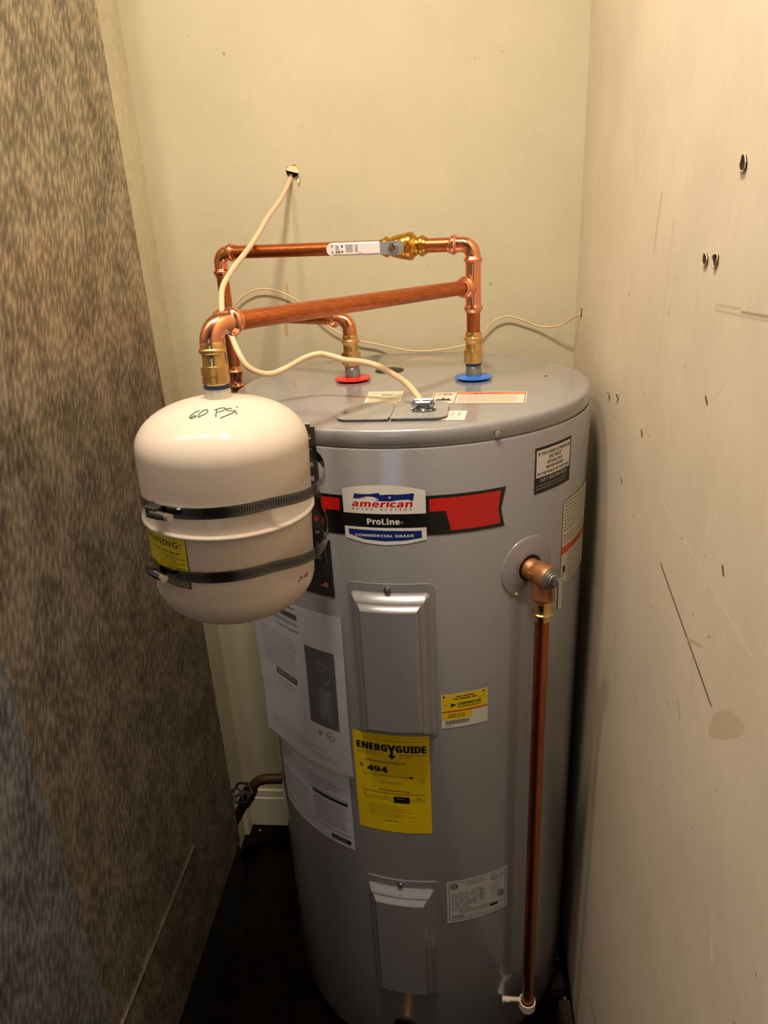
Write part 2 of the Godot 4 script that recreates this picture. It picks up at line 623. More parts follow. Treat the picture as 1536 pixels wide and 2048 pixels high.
func nipple(parent: Node, at: Vector3, h: float, r := 0.0136) -> void:
	var mb := MB.new()
	var pr := [Vector2(0, 0.0003), Vector2(r, 0.0003), Vector2(r, h - 0.001)]
	var y := h - 0.001
	for i in 4:
		pr.append(Vector2(r - 0.0009, y + 0.0006))
		pr.append(Vector2(r - 0.0002, y + 0.0013))
		y += 0.0014
	pr.append(Vector2(0, y))
	lathe(mb, pr, 40, Transform3D(Basis(), at), 20.0)
	obj("steel_nipple", mb, galv, parent, "plain galvanised steel nipple below the brass adapter")

func collar(called: String, label: String, c: Color, at: Vector3) -> void:
	var mb := MB.new()
	lathe(mb, [Vector2(0.0137, 0.0002), Vector2(0.020, 0.0002), Vector2(0.031, 0.0030), Vector2(0.0322, 0.0038), Vector2(0.0322, 0.0050), Vector2(0.0312, 0.0056), Vector2(0.019, 0.0058), Vector2(0.0165, 0.0066), Vector2(0.0146, 0.0070), Vector2(0.0137, 0.0062), Vector2(0.0137, 0.0002)], 56, Transform3D(Basis(), at))
	var o := obj(called, mb, mat(c, 0.35, 0.0, 0.3))
	tag(o, label, "collar")

# embossed access cover bent to the jacket; angles in degrees
func access_cover(parent: Node, a0: float, a1: float, y0: float, y1: float, ra0: float, ra1: float, ry0: float, ry1: float, label: String) -> Node3D:
	var mb := MB.new()
	var nu := 150
	var nv := 200
	var us := []
	var vs := []
	for i in nu + 1:
		us.append(lerpf(a0, a1, float(i) / nu) * PI / 180.0 * RJ)
	for j in nv + 1:
		vs.append(lerpf(y0, y1, float(j) / nv))
	var rx0 := deg_to_rad(ra0) * RJ
	var rx1 := deg_to_rad(ra1) * RJ
	var cr := 0.008
	var hgt := func(s: float, y: float) -> float:
		var cx := (rx0 + rx1) * 0.5
		var cy := (ry0 + ry1) * 0.5
		var q := Vector2(absf(s - cx) - (rx1 - rx0) * 0.5 + cr, absf(y - cy) - (ry1 - ry0) * 0.5 + cr)
		var d := cr - Vector2(maxf(q.x, 0), maxf(q.y, 0)).length() - minf(maxf(q.x, q.y), 0.0)
		var t1 := clampf(d / 0.0115, 0.0, 1.0)
		var t2 := clampf((d - 0.0135) / 0.0080, 0.0, 1.0)
		t1 = lerpf(t1, t1 * t1 * (3.0 - 2.0 * t1), 0.4)
		t2 = lerpf(t2, t2 * t2 * (3.0 - 2.0 * t2), 0.4)
		return 0.0014 + 0.0120 * t1 + 0.0088 * t2
	var pos := func(s: float, y: float) -> Vector3:
		var h: float = hgt.call(s, y)
		# rounded plate corners
		var e := 0.010
		var cx := clampf(s, us[0] + e, us[nu] - e)
		var cy := clampf(y, y0 + e, y1 - e)
		var o := Vector2(s - cx, y - cy)
		if o.x != 0.0 and o.y != 0.0 and o.length() > e:
			o = o.normalized() * e
			s = cx + o.x
			y = cy + o.y
		return Vector3(sin(s / RJ) * (RJ + h), y, cos(s / RJ) * (RJ + h))
	for j in nv + 1:
		for i in nu + 1:
			var s: float = us[i]
			var y: float = vs[j]
			var e := 0.0006
			var gx: float = (hgt.call(s + e, y) - hgt.call(s - e, y)) / (2 * e)
			var gy: float = (hgt.call(s, y + e) - hgt.call(s, y - e)) / (2 * e)
			var o := Vector3(sin(s / RJ), 0, cos(s / RJ))
			var t := Vector3(cos(s / RJ), 0, -sin(s / RJ))
			mb.vert(pos.call(s, y), (o - t * gx - Vector3.UP * gy).normalized(), Vector2(float(i) / nu, float(j) / nv))
	for j in nv:
		for i in nu:
			var q := j * (nu + 1) + i
			mb.quad(q, q + 1, q + nu + 2, q + nu + 1)
	# rim back to the jacket
	var loop := []
	for i in nu + 1:
		loop.append(i)
	for j in range(1, nv + 1):
		loop.append(j * (nu + 1) + nu)
	for i in range(nu - 1, -1, -1):
		loop.append(nv * (nu + 1) + i)
	for j in range(nv - 1, 0, -1):
		loop.append(j * (nu + 1))
	var mid: float = (us[0] + us[nu]) * 0.5 / RJ
	var ctr := Vector3(sin(mid) * RJ, (y0 + y1) * 0.5, cos(mid) * RJ)
	for k in loop.size():
		var a: Vector3 = mb.v[loop[k]]
		var b: Vector3 = mb.v[loop[(k + 1) % loop.size()]]
		var ia := Vector3(a.x, 0, a.z).normalized() * (RJ - 0.0005)
		var ib := Vector3(b.x, 0, b.z).normalized() * (RJ - 0.0005)
		mb.face([a, b, Vector3(ib.x, b.y, ib.z), Vector3(ia.x, a.y, ia.z)], ctr)
	return obj("access_cover", mb, enamel, parent, label)

func band(path: Array, y: float, h: float, th: float, length_uv := true) -> MB:
	var mb := MB.new()
	var k := path.size()
	var run := 0.0
	var base := 0
	for lay in 2:
		base = mb.v.size()
		run = 0.0
		for i in k:
			var t: Vector3 = (path[(i + 1) % k] - path[(i - 1 + k) % k]).normalized()
			var o := Vector3.UP.cross(t).normalized() * (1.0 if lay == 0 else -1.0)
			var p: Vector3 = path[i] + o * th * 0.5
			if i > 0:
				run += (path[i] - path[i - 1]).length()
			mb.vert(p + Vector3(0, y - h * 0.5, 0), o, Vector2(run, 1))
			mb.vert(p + Vector3(0, y + h * 0.5, 0), o, Vector2(run, 0))
		for i in k - 1:
			var q := base + i * 2
			mb.quad(q, q + 1, q + 3, q + 2)
	for e in [-1.0, 1.0]:
		base = mb.v.size()
		for i in k:
			var t: Vector3 = (path[(i + 1) % k] - path[(i - 1 + k) % k]).normalized()
			var o := Vector3.UP.cross(t).normalized()
			mb.vert(path[i] + o * th * 0.5 + Vector3(0, y + e * h * 0.5, 0), Vector3(0, e, 0))
			mb.vert(path[i] - o * th * 0.5 + Vector3(0, y + e * h * 0.5, 0), Vector3(0, e, 0))
		for i in k - 1:
			var q := base + i * 2
			mb.quad(q, q + 1, q + 3, q + 2)
	return mb

# ---------------------------------------------------------------- printed labels
func brand_canvas() -> Canvas:
	var W := 366.0
	var cx := 183.0
	var cv := Canvas.new(W, 94.0, 4.0, Color(0.05, 0.05, 0.05))
	var red := Color(0.80, 0.09, 0.07)
	for s in [-1.0, 1.0]:
		var p := PackedVector2Array()
		for q in [[64.0, 23.5], [170.5, 24.2], [166.0, 51.0], [169.6, 74.6], [94.5, 73.6], [87.3, 42.8], [64.0, 42.3]]:
			p.append(Vector2(cx + s * q[0], q[1]))
		cv.poly(p, red)
	var white := Color(0.90, 0.89, 0.86)
	cv.poly(PackedVector2Array([Vector2(cx - 59, 8), Vector2(cx - 40, 4.2), Vector2(cx - 15, 1.4), Vector2(cx, 1.0), Vector2(cx + 15, 1.4), Vector2(cx + 40, 5.2), Vector2(cx + 59.5, 10), Vector2(cx + 59.5, 44.5), Vector2(cx - 59, 44.5)]), white)
	cv.poly(PackedVector2Array([Vector2(cx - 59, 65.2), Vector2(cx + 59.5, 65.8), Vector2(cx + 59.5, 85), Vector2(cx + 30, 90.5), Vector2(cx, 92.5), Vector2(cx - 30, 90), Vector2(cx - 59, 83.5)]), white)
	var blue := Color(0.07, 0.16, 0.44)
	cv.poly(PackedVector2Array([Vector2(cx - 53, 69.2), Vector2(cx + 52.5, 70.6), Vector2(cx + 52.5, 81.8), Vector2(cx + 28, 85.4), Vector2(cx, 86.7), Vector2(cx - 30, 84.6), Vector2(cx - 53, 77.5)]), blue)
	# waving flag mark
	cv.poly(PackedVector2Array([Vector2(cx - 41, 14.6), Vector2(cx - 30, 15.2), Vector2(cx - 18, 14.6), Vector2(cx - 5.5, 12.8), Vector2(cx - 3.5, 16.0), Vector2(cx + 8, 15.0), Vector2(cx + 20, 15.2), Vector2(cx + 33, 14.6), Vector2(cx + 42, 13.6), Vector2(cx + 44, 15.6), Vector2(cx + 41.5, 25.6), Vector2(cx + 36, 23.2), Vector2(cx + 24, 23.2), Vector2(cx + 10, 25.4), Vector2(cx - 2, 25.2), Vector2(cx - 12, 24.2), Vector2(cx - 5, 22.6), Vector2(cx - 16, 19.6), Vector2(cx - 28, 21.6), Vector2(cx - 43, 22.6)]), blue)
	cv.poly(PackedVector2Array([Vector2(cx - 33, 21.0), Vector2(cx - 22, 18.4), Vector2(cx - 13, 19.0), Vector2(cx - 7, 22.0), Vector2(cx - 16, 20.6), Vector2(cx - 24, 20.6)]), white)
	var star := PackedVector2Array()
	for i in 10:
		var a := TAU * i / 10.0 - PI / 2
		star.append(Vector2(cx + 9.5, 19.6) + Vector2(cos(a), sin(a)) * (2.4 if i % 2 == 0 else 0.95))
	cv.poly(star, white)
	words(cv, "american", cx - 45.5, cx + 40.0, 34.3, 9.6, red, 1, 0.2, 0.35)
	var lets := "WATER HEATERS"
	for i in lets.length():
		if lets[i] != " ":
			var x: float = cx - 45.5 + i * 6.85
			words(cv, lets[i], x, x + (2.9 if lets[i] != "E" else 2.4), 38.9, 2.6, Color(0.08, 0.08, 0.08), 1)
	words(cv, "ProLine", cx - 24.4, cx + 22.0, 60.5, 8.7, white, 1, 0.0, 0.25)
	cv.ring(Vector2(cx + 25.0, 57.2), 1.3, 0.4, white)
	words(cv, "COMMERCIAL GRADE", cx - 43.5, cx + 41.0, 80.0, 3.8, white, 1, 0.0, 0.12)
	return cv

func energy_canvas() -> Canvas:
	var cv := Canvas.new(128.0, 207.0, 4.0, Color(0.93, 0.80, 0.02))
	var k := Color(0.06, 0.05, 0.03)
	var f := Color(0.33, 0.25, 0.03)
	cv.fine(40, 12, 82, 1, 2, 0.8, f, 3, 0.0)
	words(cv, "ENERG", 7.0, 58.5, 34.0, 13.4, k, 1, 0.0, 0.75)
	words(cv, "GUIDE", 73.5, 122.5, 34.0, 13.4, k, 1, 0.0, 0.75)
	# Y drawn as an arrow
	cv.poly(PackedVector2Array([Vector2(58.5, 20.5), Vector2(63.5, 20.5), Vector2(66, 26.5), Vector2(68.5, 20.5), Vector2(73.5, 20.5), Vector2(68.2, 32), Vector2(68.2, 41.5), Vector2(73.5, 41.5), Vector2(66, 49), Vector2(58.5, 41.5), Vector2(63.8, 41.5), Vector2(63.8, 32)]), k)
	cv.rect(6, 38.0, 44, 0.6, k)
	cv.rect(78, 38.5, 45, 0.9, k)
	cv.fine(6, 40.2, 40, 3, 1.7, 0.6, f, 5)
	cv.fine(78, 42.0, 22, 3, 1.8, 0.6, f, 6)
	words(cv, "Estimated Yearly Energy Cost", 20.0, 88.0, 58.5, 4.4, k, 1)
	words(cv, "$", 9.0, 15.5, 73.0, 8.0, k, 1)
	words(cv, "494", 22.5, 57.5, 78.2, 11.4, k, 1, 0.0, 0.5)
	cv.rect(14, 84.5, 81, 1.0, k)
	cv.poly(PackedVector2Array([Vector2(92, 83.6), Vector2(100, 83.6), Vector2(96, 89.5)]), k)
	cv.rect(95, 88.8, 24, 0.5, f)
	cv.rect(118, 84, 0.6, 7, f)
	cv.rect(14, 80.5, 0.5, 5, f)
	cv.fine(14, 88, 9, 1, 2, 1.2, f, 7)
	cv.fine(110, 93, 9, 1, 2, 1.6, f, 16, 0.0)
	cv.fine(42, 97.5, 46, 2, 2.2, 0.8, f, 8)
	words(cv, "First Hour Rating", 42.0, 92.0, 117.5, 4.2, k, 1)
	cv.fine(9, 120.5, 112, 2, 2.2, 0.9, f, 9, 0.02)
	cv.rect(14, 126, 0.9, 7.5, k)
	cv.rect(14, 132.6, 105, 0.8, k)
	cv.rect(14, 137.0, 105, 0.8, k)
	cv.rect(65, 127.5, 27, 14, k)
	cv.fine(70, 131.5, 16, 1, 2, 1.0, Color(0.8, 0.65, 0.05), 10)
	cv.rect(118.4, 128, 0.6, 9, k)
	cv.fine(48, 129.5, 8, 1, 2, 1.4, f, 12)
	cv.fine(104, 129.5, 8, 1, 2, 1.4, f, 13)
	for i in 3:
		cv.rect(15.5, 148.5 + i * 9.0, 1.2, 1.2, k)
	cv.fine(20, 148.5, 84, 9, 3.2, 0.8, f, 14, 0.4)
	cv.fine(45, 182, 26, 1, 2, 1.5, k, 15, 0.0)
	return cv

func contractor_canvas() -> Canvas:
	var cv := Canvas.new(76.0, 65.0, 5.0, Color(0.84, 0.83, 0.78))
	var yl := Color(0.92, 0.78, 0.03)
	var k := Color(0.07, 0.06, 0.05)
	cv.rect(1.2, 1.2, 73.6, 34, yl)
	cv.rect(1.2, 35, 48, 14.5, yl)
	cv.rect(0.6, 32.5, 75, 2.4, Color(0.75, 0.10, 0.05))
	cv.fine(24, 5.6, 30, 1, 2, 2.0, k, 26, 0.0)
	cv.fine(20, 10.0, 37, 1, 2, 2.0, k, 27, 0.0)
	for q in [[3.0, 3.0, 5.0], [67.0, 2.5, 5.0], [15.0, 18.0, 9.5]]:
		cv.poly(PackedVector2Array([Vector2(q[0], q[1]), Vector2(q[0] + q[2], q[1] + q[2] * 0.42), Vector2(q[0], q[1] + q[2] * 0.85)]), k)
	words(cv, "CONTRACTOR", 26.5, 64.5, 23.0, 4.4, k, 1, 0.0, 0.25)
	cv.fine(26.5, 24.8, 38, 2, 2.0, 0.9, k, 21, 0.0)
	cv.fine(3, 20.5, 10, 1, 2, 0.8, k, 22)
	cv.fine(60, 14, 10, 1, 2, 0.7, k, 23)
	cv.fine(11, 39.4, 27, 1, 2, 1.4, k, 28, 0.0)
	cv.fine(10, 43.4, 29.5, 1, 2, 1.6, k, 29, 0.0)
	cv.bars(6.5, 51.0, 38, 7.5, k, 24)
	cv.fine(5, 60.5, 14, 1, 2, 0.9, k, 25)
	return cv

func rating_canvas() -> Canvas:
	var cv := Canvas.new(118.0, 104.0, 5.0, Color(0.80, 0.79, 0.78))
	var k := Color(0.10, 0.10, 0.11)
	var f := Color(0.34, 0.34, 0.36)
	cv.frame(4, 5, 110, 94, 0.9, k)
	cv.ring(Vector2(14, 15), 5.6, 2.0, k)
	words(cv, "SP", 10.5, 20.0, 18.0, 6.0, k, 1)
	cv.ring(Vector2(90, 16), 6.2, 1.2, k)
	words(cv, "UL", 86.6, 93.4, 18.6, 5.4, k, 1)
	cv.fine(100, 12, 12, 5, 2.6, 0.9, f, 31)
	cv.fine(34, 9, 44, 3, 3.0, 1.2, f, 32)
	cv.fine(8, 32, 52, 9, 5.0, 1.5, f, 33, 0.5)
	cv.fine(46, 28, 24, 7, 5.0, 1.3, f, 34, 0.3)
	cv.fine(62, 34, 14, 5, 6.0, 2.2, f, 35, 0.5)
	cv.fine(84, 30, 26, 5, 6.0, 1.3, f, 36, 0.5)
	cv.bars(98, 56, 13, 15, k, 37)
	cv.fine(22, 76, 68, 3, 3.0, 1.1, f, 38, 0.2)
	cv.rect(82, 80, 16, 6.5, k)
	cv.fine(100, 82, 12, 1, 2, 1.2, k, 39, 0.0)
	cv.bars(9, 88, 24, 6.5, k, 40)
	cv.fine(36, 93, 40, 1, 2, 0.9, f, 41)
	return cv

func phone_canvas() -> Canvas:
	var cv := Canvas.new(88.0, 69.0, 5.0, Color(0.07, 0.065, 0.06))
	var w := Color(0.88, 0.86, 0.82)
	var k := Color(0.06, 0.05, 0.05)
	cv.rect(3.2, 4.2, 82, 40.5, w)
	words(cv, "IF YOU HAVE A PROBLEM", 6.0, 83.5, 12.6, 4.6, k, 1, 0.0, 0.18)
	words(cv, "DO NOT", 30.5, 60.0, 20.4, 5.6, k, 1, 0.0, 0.18)
	words(cv, "RETURN THIS", 27.0, 63.0, 27.4, 4.0, k, 1, 0.0, 0.18)
	words(cv, "WATER HEATER", 24.0, 66.0, 34.4, 4.0, k, 1, 0.0, 0.18)
	words(cv, "TO THE PLACE OF PURCHASE", 5.0, 83.5, 42.0, 4.3, k, 1, 0.0, 0.18)
	words(cv, "Call 1-800-999-9515", 12.0, 77.0, 52.4, 5.2, w, 0)
	cv.fine(4, 56.6, 80, 2, 4.6, 1.5, Color(0.55, 0.54, 0.5), 51, 0.15)
	return cv

func caution_canvas() -> Canvas:
	var cv := Canvas.new(116.0, 144.0, 4.0, Color(0.84, 0.82, 0.76))
	var k := Color(0.10, 0.10, 0.09)
	var f := Color(0.32, 0.31, 0.27)
	cv.frame(0, 0, 116, 144, 1.0, k)
	cv.fine(5, 5, 106, 9, 5.6, 1.7, f, 61, 0.25)
	cv.fine(5, 58, 106, 3, 5.2, 1.7, f, 66, 0.25)
	cv.rect(0.8, 76, 114.4, 12.5, Color(0.86, 0.33, 0.06))
	cv.poly(PackedVector2Array([Vector2(36, 86), Vector2(40, 78.5), Vector2(44, 86)]), k)
	words(cv, "CAUTION", 46.0, 84.0, 85.6, 6.2, k, 1)
	cv.rect(21, 88.5, 0.8, 54, k)
	cv.poly(PackedVector2Array([Vector2(5, 106), Vector2(9, 112), Vector2(12, 108), Vector2(14, 113), Vector2(17.5, 107), Vector2(16, 118), Vector2(18, 125), Vector2(13, 120), Vector2(9, 122), Vector2(4.5, 128), Vector2(7.5, 116)]), k)
	cv.fine(25, 92, 86, 12, 4.2, 1.5, f, 62, 0.2)
	return cv

func warning_canvas() -> Canvas:
	# tank sticker: 82 mm wide, the right part in view
	var cv := Canvas.new(82.0, 63.0, 6.0, Color(0.84, 0.77, 0.04))
	var k := Color(0.07, 0.06, 0.03)
	var f := Color(0.30, 0.26, 0.03)
	cv.frame(0, 0, 82, 63, 1.0, k)
	words(cv, "WARNING:", 4.0, 74.5, 13.6, 7.6, k, 1)
	cv.rect(3, 16.4, 76, 0.4, f)
	cv.fine(10, 19.5, 62, 1, 2, 1.5, k, 71, 0.0)
	cv.fine(4, 23.6, 74, 6, 2.9, 1.0, f, 72, 0.18)
	cv.rect(1, 47.5, 80, 0.8, k)
	cv.rect(1, 48, 80, 14, Color(0.70, 0.69, 0.48))
	var x := -4.0
	while x < 84.0:
		cv.poly(PackedVector2Array([Vector2(clampf(x, 0.5, 81.5), 48), Vector2(clampf(x + 2.4, 0.5, 81.5), 48), Vector2(clampf(x + 8.4, 0.5, 81.5), 62), Vector2(clampf(x + 6.0, 0.5, 81.5), 62)]), k)
		x += 4.8
	return cv

func sheet_canvas() -> Canvas:
	# instruction booklet cover
	var cv := Canvas.new(222.0, 290.0, 3.0, Color(0.86, 0.86, 0.88))
	var k := Color(0.12, 0.12, 0.14)
	var f := Color(0.52, 0.52, 0.55)
	cv.fine(48, 9, 80, 1, 2, 2.4, k, 85, 0.0)
	cv.rect(46, 19, 86, 9.5, Color(0.16, 0.17, 0.19))
	words(cv, "Residential Electric", 40.0, 132.0, 41.0, 6.4, k, 2)
	words(cv, "Water Heater", 74.0, 132.0, 53.0, 6.4, k, 2)
	cv.poly(PackedVector2Array([Vector2(24, 44), Vector2(27.5, 50), Vector2(20.5, 50)]), k)
	cv.fine(22, 70, 100, 14, 5.2, 1.3, f, 81, 0.15)
	cv.rect(52, 142, 62, 12, Color(0.17, 0.18, 0.21))
	cv.fine(58, 146, 50, 1, 2, 3.0, Color(0.6, 0.6, 0.62), 86, 0.0)
	cv.fine(52, 160, 60, 3, 4.6, 1.2, f, 82)
	cv.frame(22, 182, 106, 66, 0.7, f)
	# product picture
	cv.rect(142, 66, 62, 140, Color(0.20, 0.21, 0.22))
	cv.rect(166, 134, 26, 60, Color(0.34, 0.35, 0.36))
	cv.rect(170, 140, 18, 50, Color(0.40, 0.41, 0.42))
	cv.ring(Vector2(175, 96), 7.0, 3.0, Color(0.40, 0.41, 0.42))
	cv.line(Vector2(176, 128), Vector2(192, 118), 1.4, Color(0.6, 0.6, 0.62))
	words(cv, "SP", 158.0, 167.0, 226.0, 9.0, k, 1)
	cv.ring(Vector2(184, 222), 8.2, 1.3, k, 1.0)
	words(cv, "UL", 179.6, 188.4, 226.0, 7.4, k, 1)
	cv.fine(22, 252, 150, 4, 5.0, 1.2, f, 83)
	cv.fine(150, 268, 50, 2, 5.0, 1.4, f, 84)
	return cv

func wiring_canvas() -> Canvas:
	var cv := Canvas.new(198.0, 200.0, 3.0, Color(0.80, 0.81, 0.84))
	var k := Color(0.10, 0.10, 0.12)
	var f := Color(0.38, 0.39, 0.43)
	cv.rect(6, 92, 186, 1.4, k)
	cv.fine(8, 60, 180, 5, 5.4, 1.6, f, 91)
	cv.rect(110, 96, 80, 6.5, k)
	cv.fine(10, 108, 90, 14, 4.2, 1.4, f, 92, 0.2)
	cv.fine(108, 108, 80, 14, 4.2, 1.4, f, 93, 0.1)
	cv.rect(6, 172, 186, 1.2, k)
	cv.fine(10, 177, 100, 3, 4.4, 1.2, f, 94)
	cv.rect(148, 182, 42, 10, k)
	cv.fine(152, 186, 34, 1, 2, 2.4, Color(0.6, 0.6, 0.62), 95)
	return cv

func flag_canvas() -> Canvas:
	var cv := Canvas.new(74.0, 96.0, 4.0, Color(0.15, 0.15, 0.155))
	var g := Color(0.36, 0.36, 0.36)
	cv.rect(52.0, 4, 1.2, 30, Color(0.45, 0.45, 0.45))
	cv.fine(8, 8, 36, 14, 4.0, 1.2, g, 101)
	var red := Color(0.66, 0.16, 0.17)
	var w := Color(0.72, 0.60, 0.58)
	for i in 7:
		cv.rect(51, 72 + i * 1.2, 13.0, 1.2, red if i % 2 == 0 else w)
	cv.rect(51, 72, 5.6, 4.6, Color(0.08, 0.09, 0.2))
	return cv

func lid_warning_canvas() -> Canvas:
	var cv := Canvas.new(147.0, 78.0, 5.0, Color(0.86, 0.80, 0.72))
	var k := Color(0.12, 0.10, 0.09)
	cv.frame(2, 2, 143, 74, 0.9, k)
	cv.rect(39, 3, 105, 13, Color(0.93, 0.48, 0.26))
	words(cv, "WARNING", 74.0, 110.0, 13.4, 7.4, k, 1)
	cv.poly(PackedVector2Array([Vector2(64, 13.4), Vector2(68, 5.6), Vector2(72, 13.4)]), k)
	cv.rect(38.4, 3, 0.9, 72, k)
	cv.fine(43, 20, 96, 9, 5.8, 1.6, Color(0.42, 0.38, 0.33), 111, 0.2)
	# burning pictogram: hand above flames
	cv.poly(PackedVector2Array([Vector2(7, 60), Vector2(12, 46), Vector2(15, 52), Vector2(20, 40), Vector2(24, 50), Vector2(28, 43), Vector2(34, 60)]), k)
	cv.ring(Vector2(24, 16), 6.0, 2.0, k)
	cv.fine(18, 12, 14, 4, 3.0, 1.2, k, 112, 0.0)
	cv.line(Vector2(8, 10), Vector2(14, 16), 1.4, k)
	cv.line(Vector2(14, 16), Vector2(8, 20), 1.4, k)
	return cv

# ---------------------------------------------------------------- scene
func _ready() -> void:
	# camera, a phone held a little above the heater
	var cam := Camera3D.new()
	cam.name = "camera"
	cam.fov = rad_to_deg(2.0 * atan(1024.0 / 1405.41))
	cam.near = 0.02
	cam.far = 20.0
	cam.transform = Transform3D(Basis(Vector3(0.99521, -0.05115, -0.08329), Vector3(0.01566, 0.92459, -0.38064), Vector3(0.09648, 0.37751, 0.92096)).orthonormalized(), Vector3(0.0706, 1.6134, 1.2105))
	cam.current = true
	add_child(cam)
	# no daylight reaches the closet: the sky is only a dim surrounding
	var we := WorldEnvironment.new()
	we.name = "environment"
	var env := Environment.new()
	env.background_mode = Environment.BG_COLOR
	env.background_color = Color(0.02, 0.02, 0.025)
	env.tonemap_mode = Environment.TONE_MAPPER_LINEAR
	env.tonemap_exposure = 1.0
	env.sdfgi_enabled = true
	env.ssao_enabled = true
	env.ssil_enabled = true
	we.environment = env
	add_child(we)
	# unseen ceiling panels, and an unseen cool window placed behind the camera
	var lamp_at := Vector3(-0.05, 2.65, 0.62)
	var lamp_energy := 2.02
	var lamp_color := Color(1.0, 0.935, 0.862)
	var cool_energy := 0.05
	var cool_color := Color(0.72, 0.82, 1.0)

	for q in [["Droid Sans", 400], ["Droid Sans", 700], ["Droid Serif", 700]]:
		var f := SystemFont.new()
		f.font_names = PackedStringArray([q[0]])
		f.font_weight = q[1]
		fonts.append(f)
	make_materials()
	build_room()
	build_unseen_lamps(lamp_at, lamp_energy, lamp_color)
	build_unseen_window(cool_energy, cool_color)
	build_duct()
	build_heater()
	build_tank()
	build_pipes()
	build_relief()
	build_cables()
	build_small()

func build_unseen_lamps(at: Vector3, energy: float, c: Color) -> void:
	# two flush square panels, out of view, lighting heater and walls from above
	for q in [[0.0, 0.15, 1.0, "large unseen ceiling panel lamp lighting the heater from above"], [-0.36, 0.10, 0.34, "small unseen ceiling panel lamp beside the duct"]]:
		var p := Vector3(at.x + q[0], at.y, at.z)
		var w: float = q[1]
		var t := thing("unseen_ceiling_lamp", q[3], "lamp", p)
		var mb := MB.new()
		box(mb, Vector3(0, -0.006, 0), Vector3(w + 0.03, 0.012, w + 0.03), 0.003)
		obj("lamp_frame", mb, mat(Color(0.85, 0.84, 0.8), 0.5), t)
		var em := mat(Color(1, 0.95, 0.85), 0.4)
		em.emission_enabled = true
		em.emission = c
		em.emission_energy_multiplier = 6.0
		var b := MB.new()
		box(b, Vector3(0, -0.0135, 0), Vector3(w, 0.003, w), 0.0005)
		obj("lamp_diffuser", b, em, t, "glowing white diffuser")
		var l := AreaLight3D.new()
		l.name = numbered("panel_light", t)
		l.position = Vector3(0, -0.018, 0)
		l.rotation_degrees.x = -90.0
		l.area_size = Vector2(w, w)
		l.light_color = c
		l.light_energy = energy * q[2]
		l.area_range = 8.0
		l.shadow_enabled = true
		t.add_child(l)

func build_unseen_window(energy: float, c: Color) -> void:  # out of view, placed to give weak cool light on tank and jacket
	var t := thing("window_1", "unseen frosted window behind the camera giving weak cool light", "window")
	struct(t)
	var mb := MB.new()
	box(mb, Vector3(-0.35, 1.45, 2.49), Vector3(0.56, 0.96, 0.04), 0.004)
	obj("unseen_window_frame", mb, mat(Color(0.85, 0.84, 0.8), 0.4), t)
	var p := MB.new()
	box(p, Vector3(-0.35, 1.45, 2.465), Vector3(0.48, 0.88, 0.012))
	var em := mat(Color(0.8, 0.85, 0.95), 0.5)
	em.emission_enabled = true
	em.emission = c
	em.emission_energy_multiplier = 0.5
	obj("unseen_window_pane", p, em, t, "softly glowing frosted pane out of view")
	var l := AreaLight3D.new()
	l.name = "unseen_window_light"
	l.area_size = Vector2(0.48, 0.88)
	l.light_color = c
	l.light_energy = energy
	l.shadow_enabled = true
	l.position = Vector3(-0.35, 1.45, 2.45)
	t.add_child(l)

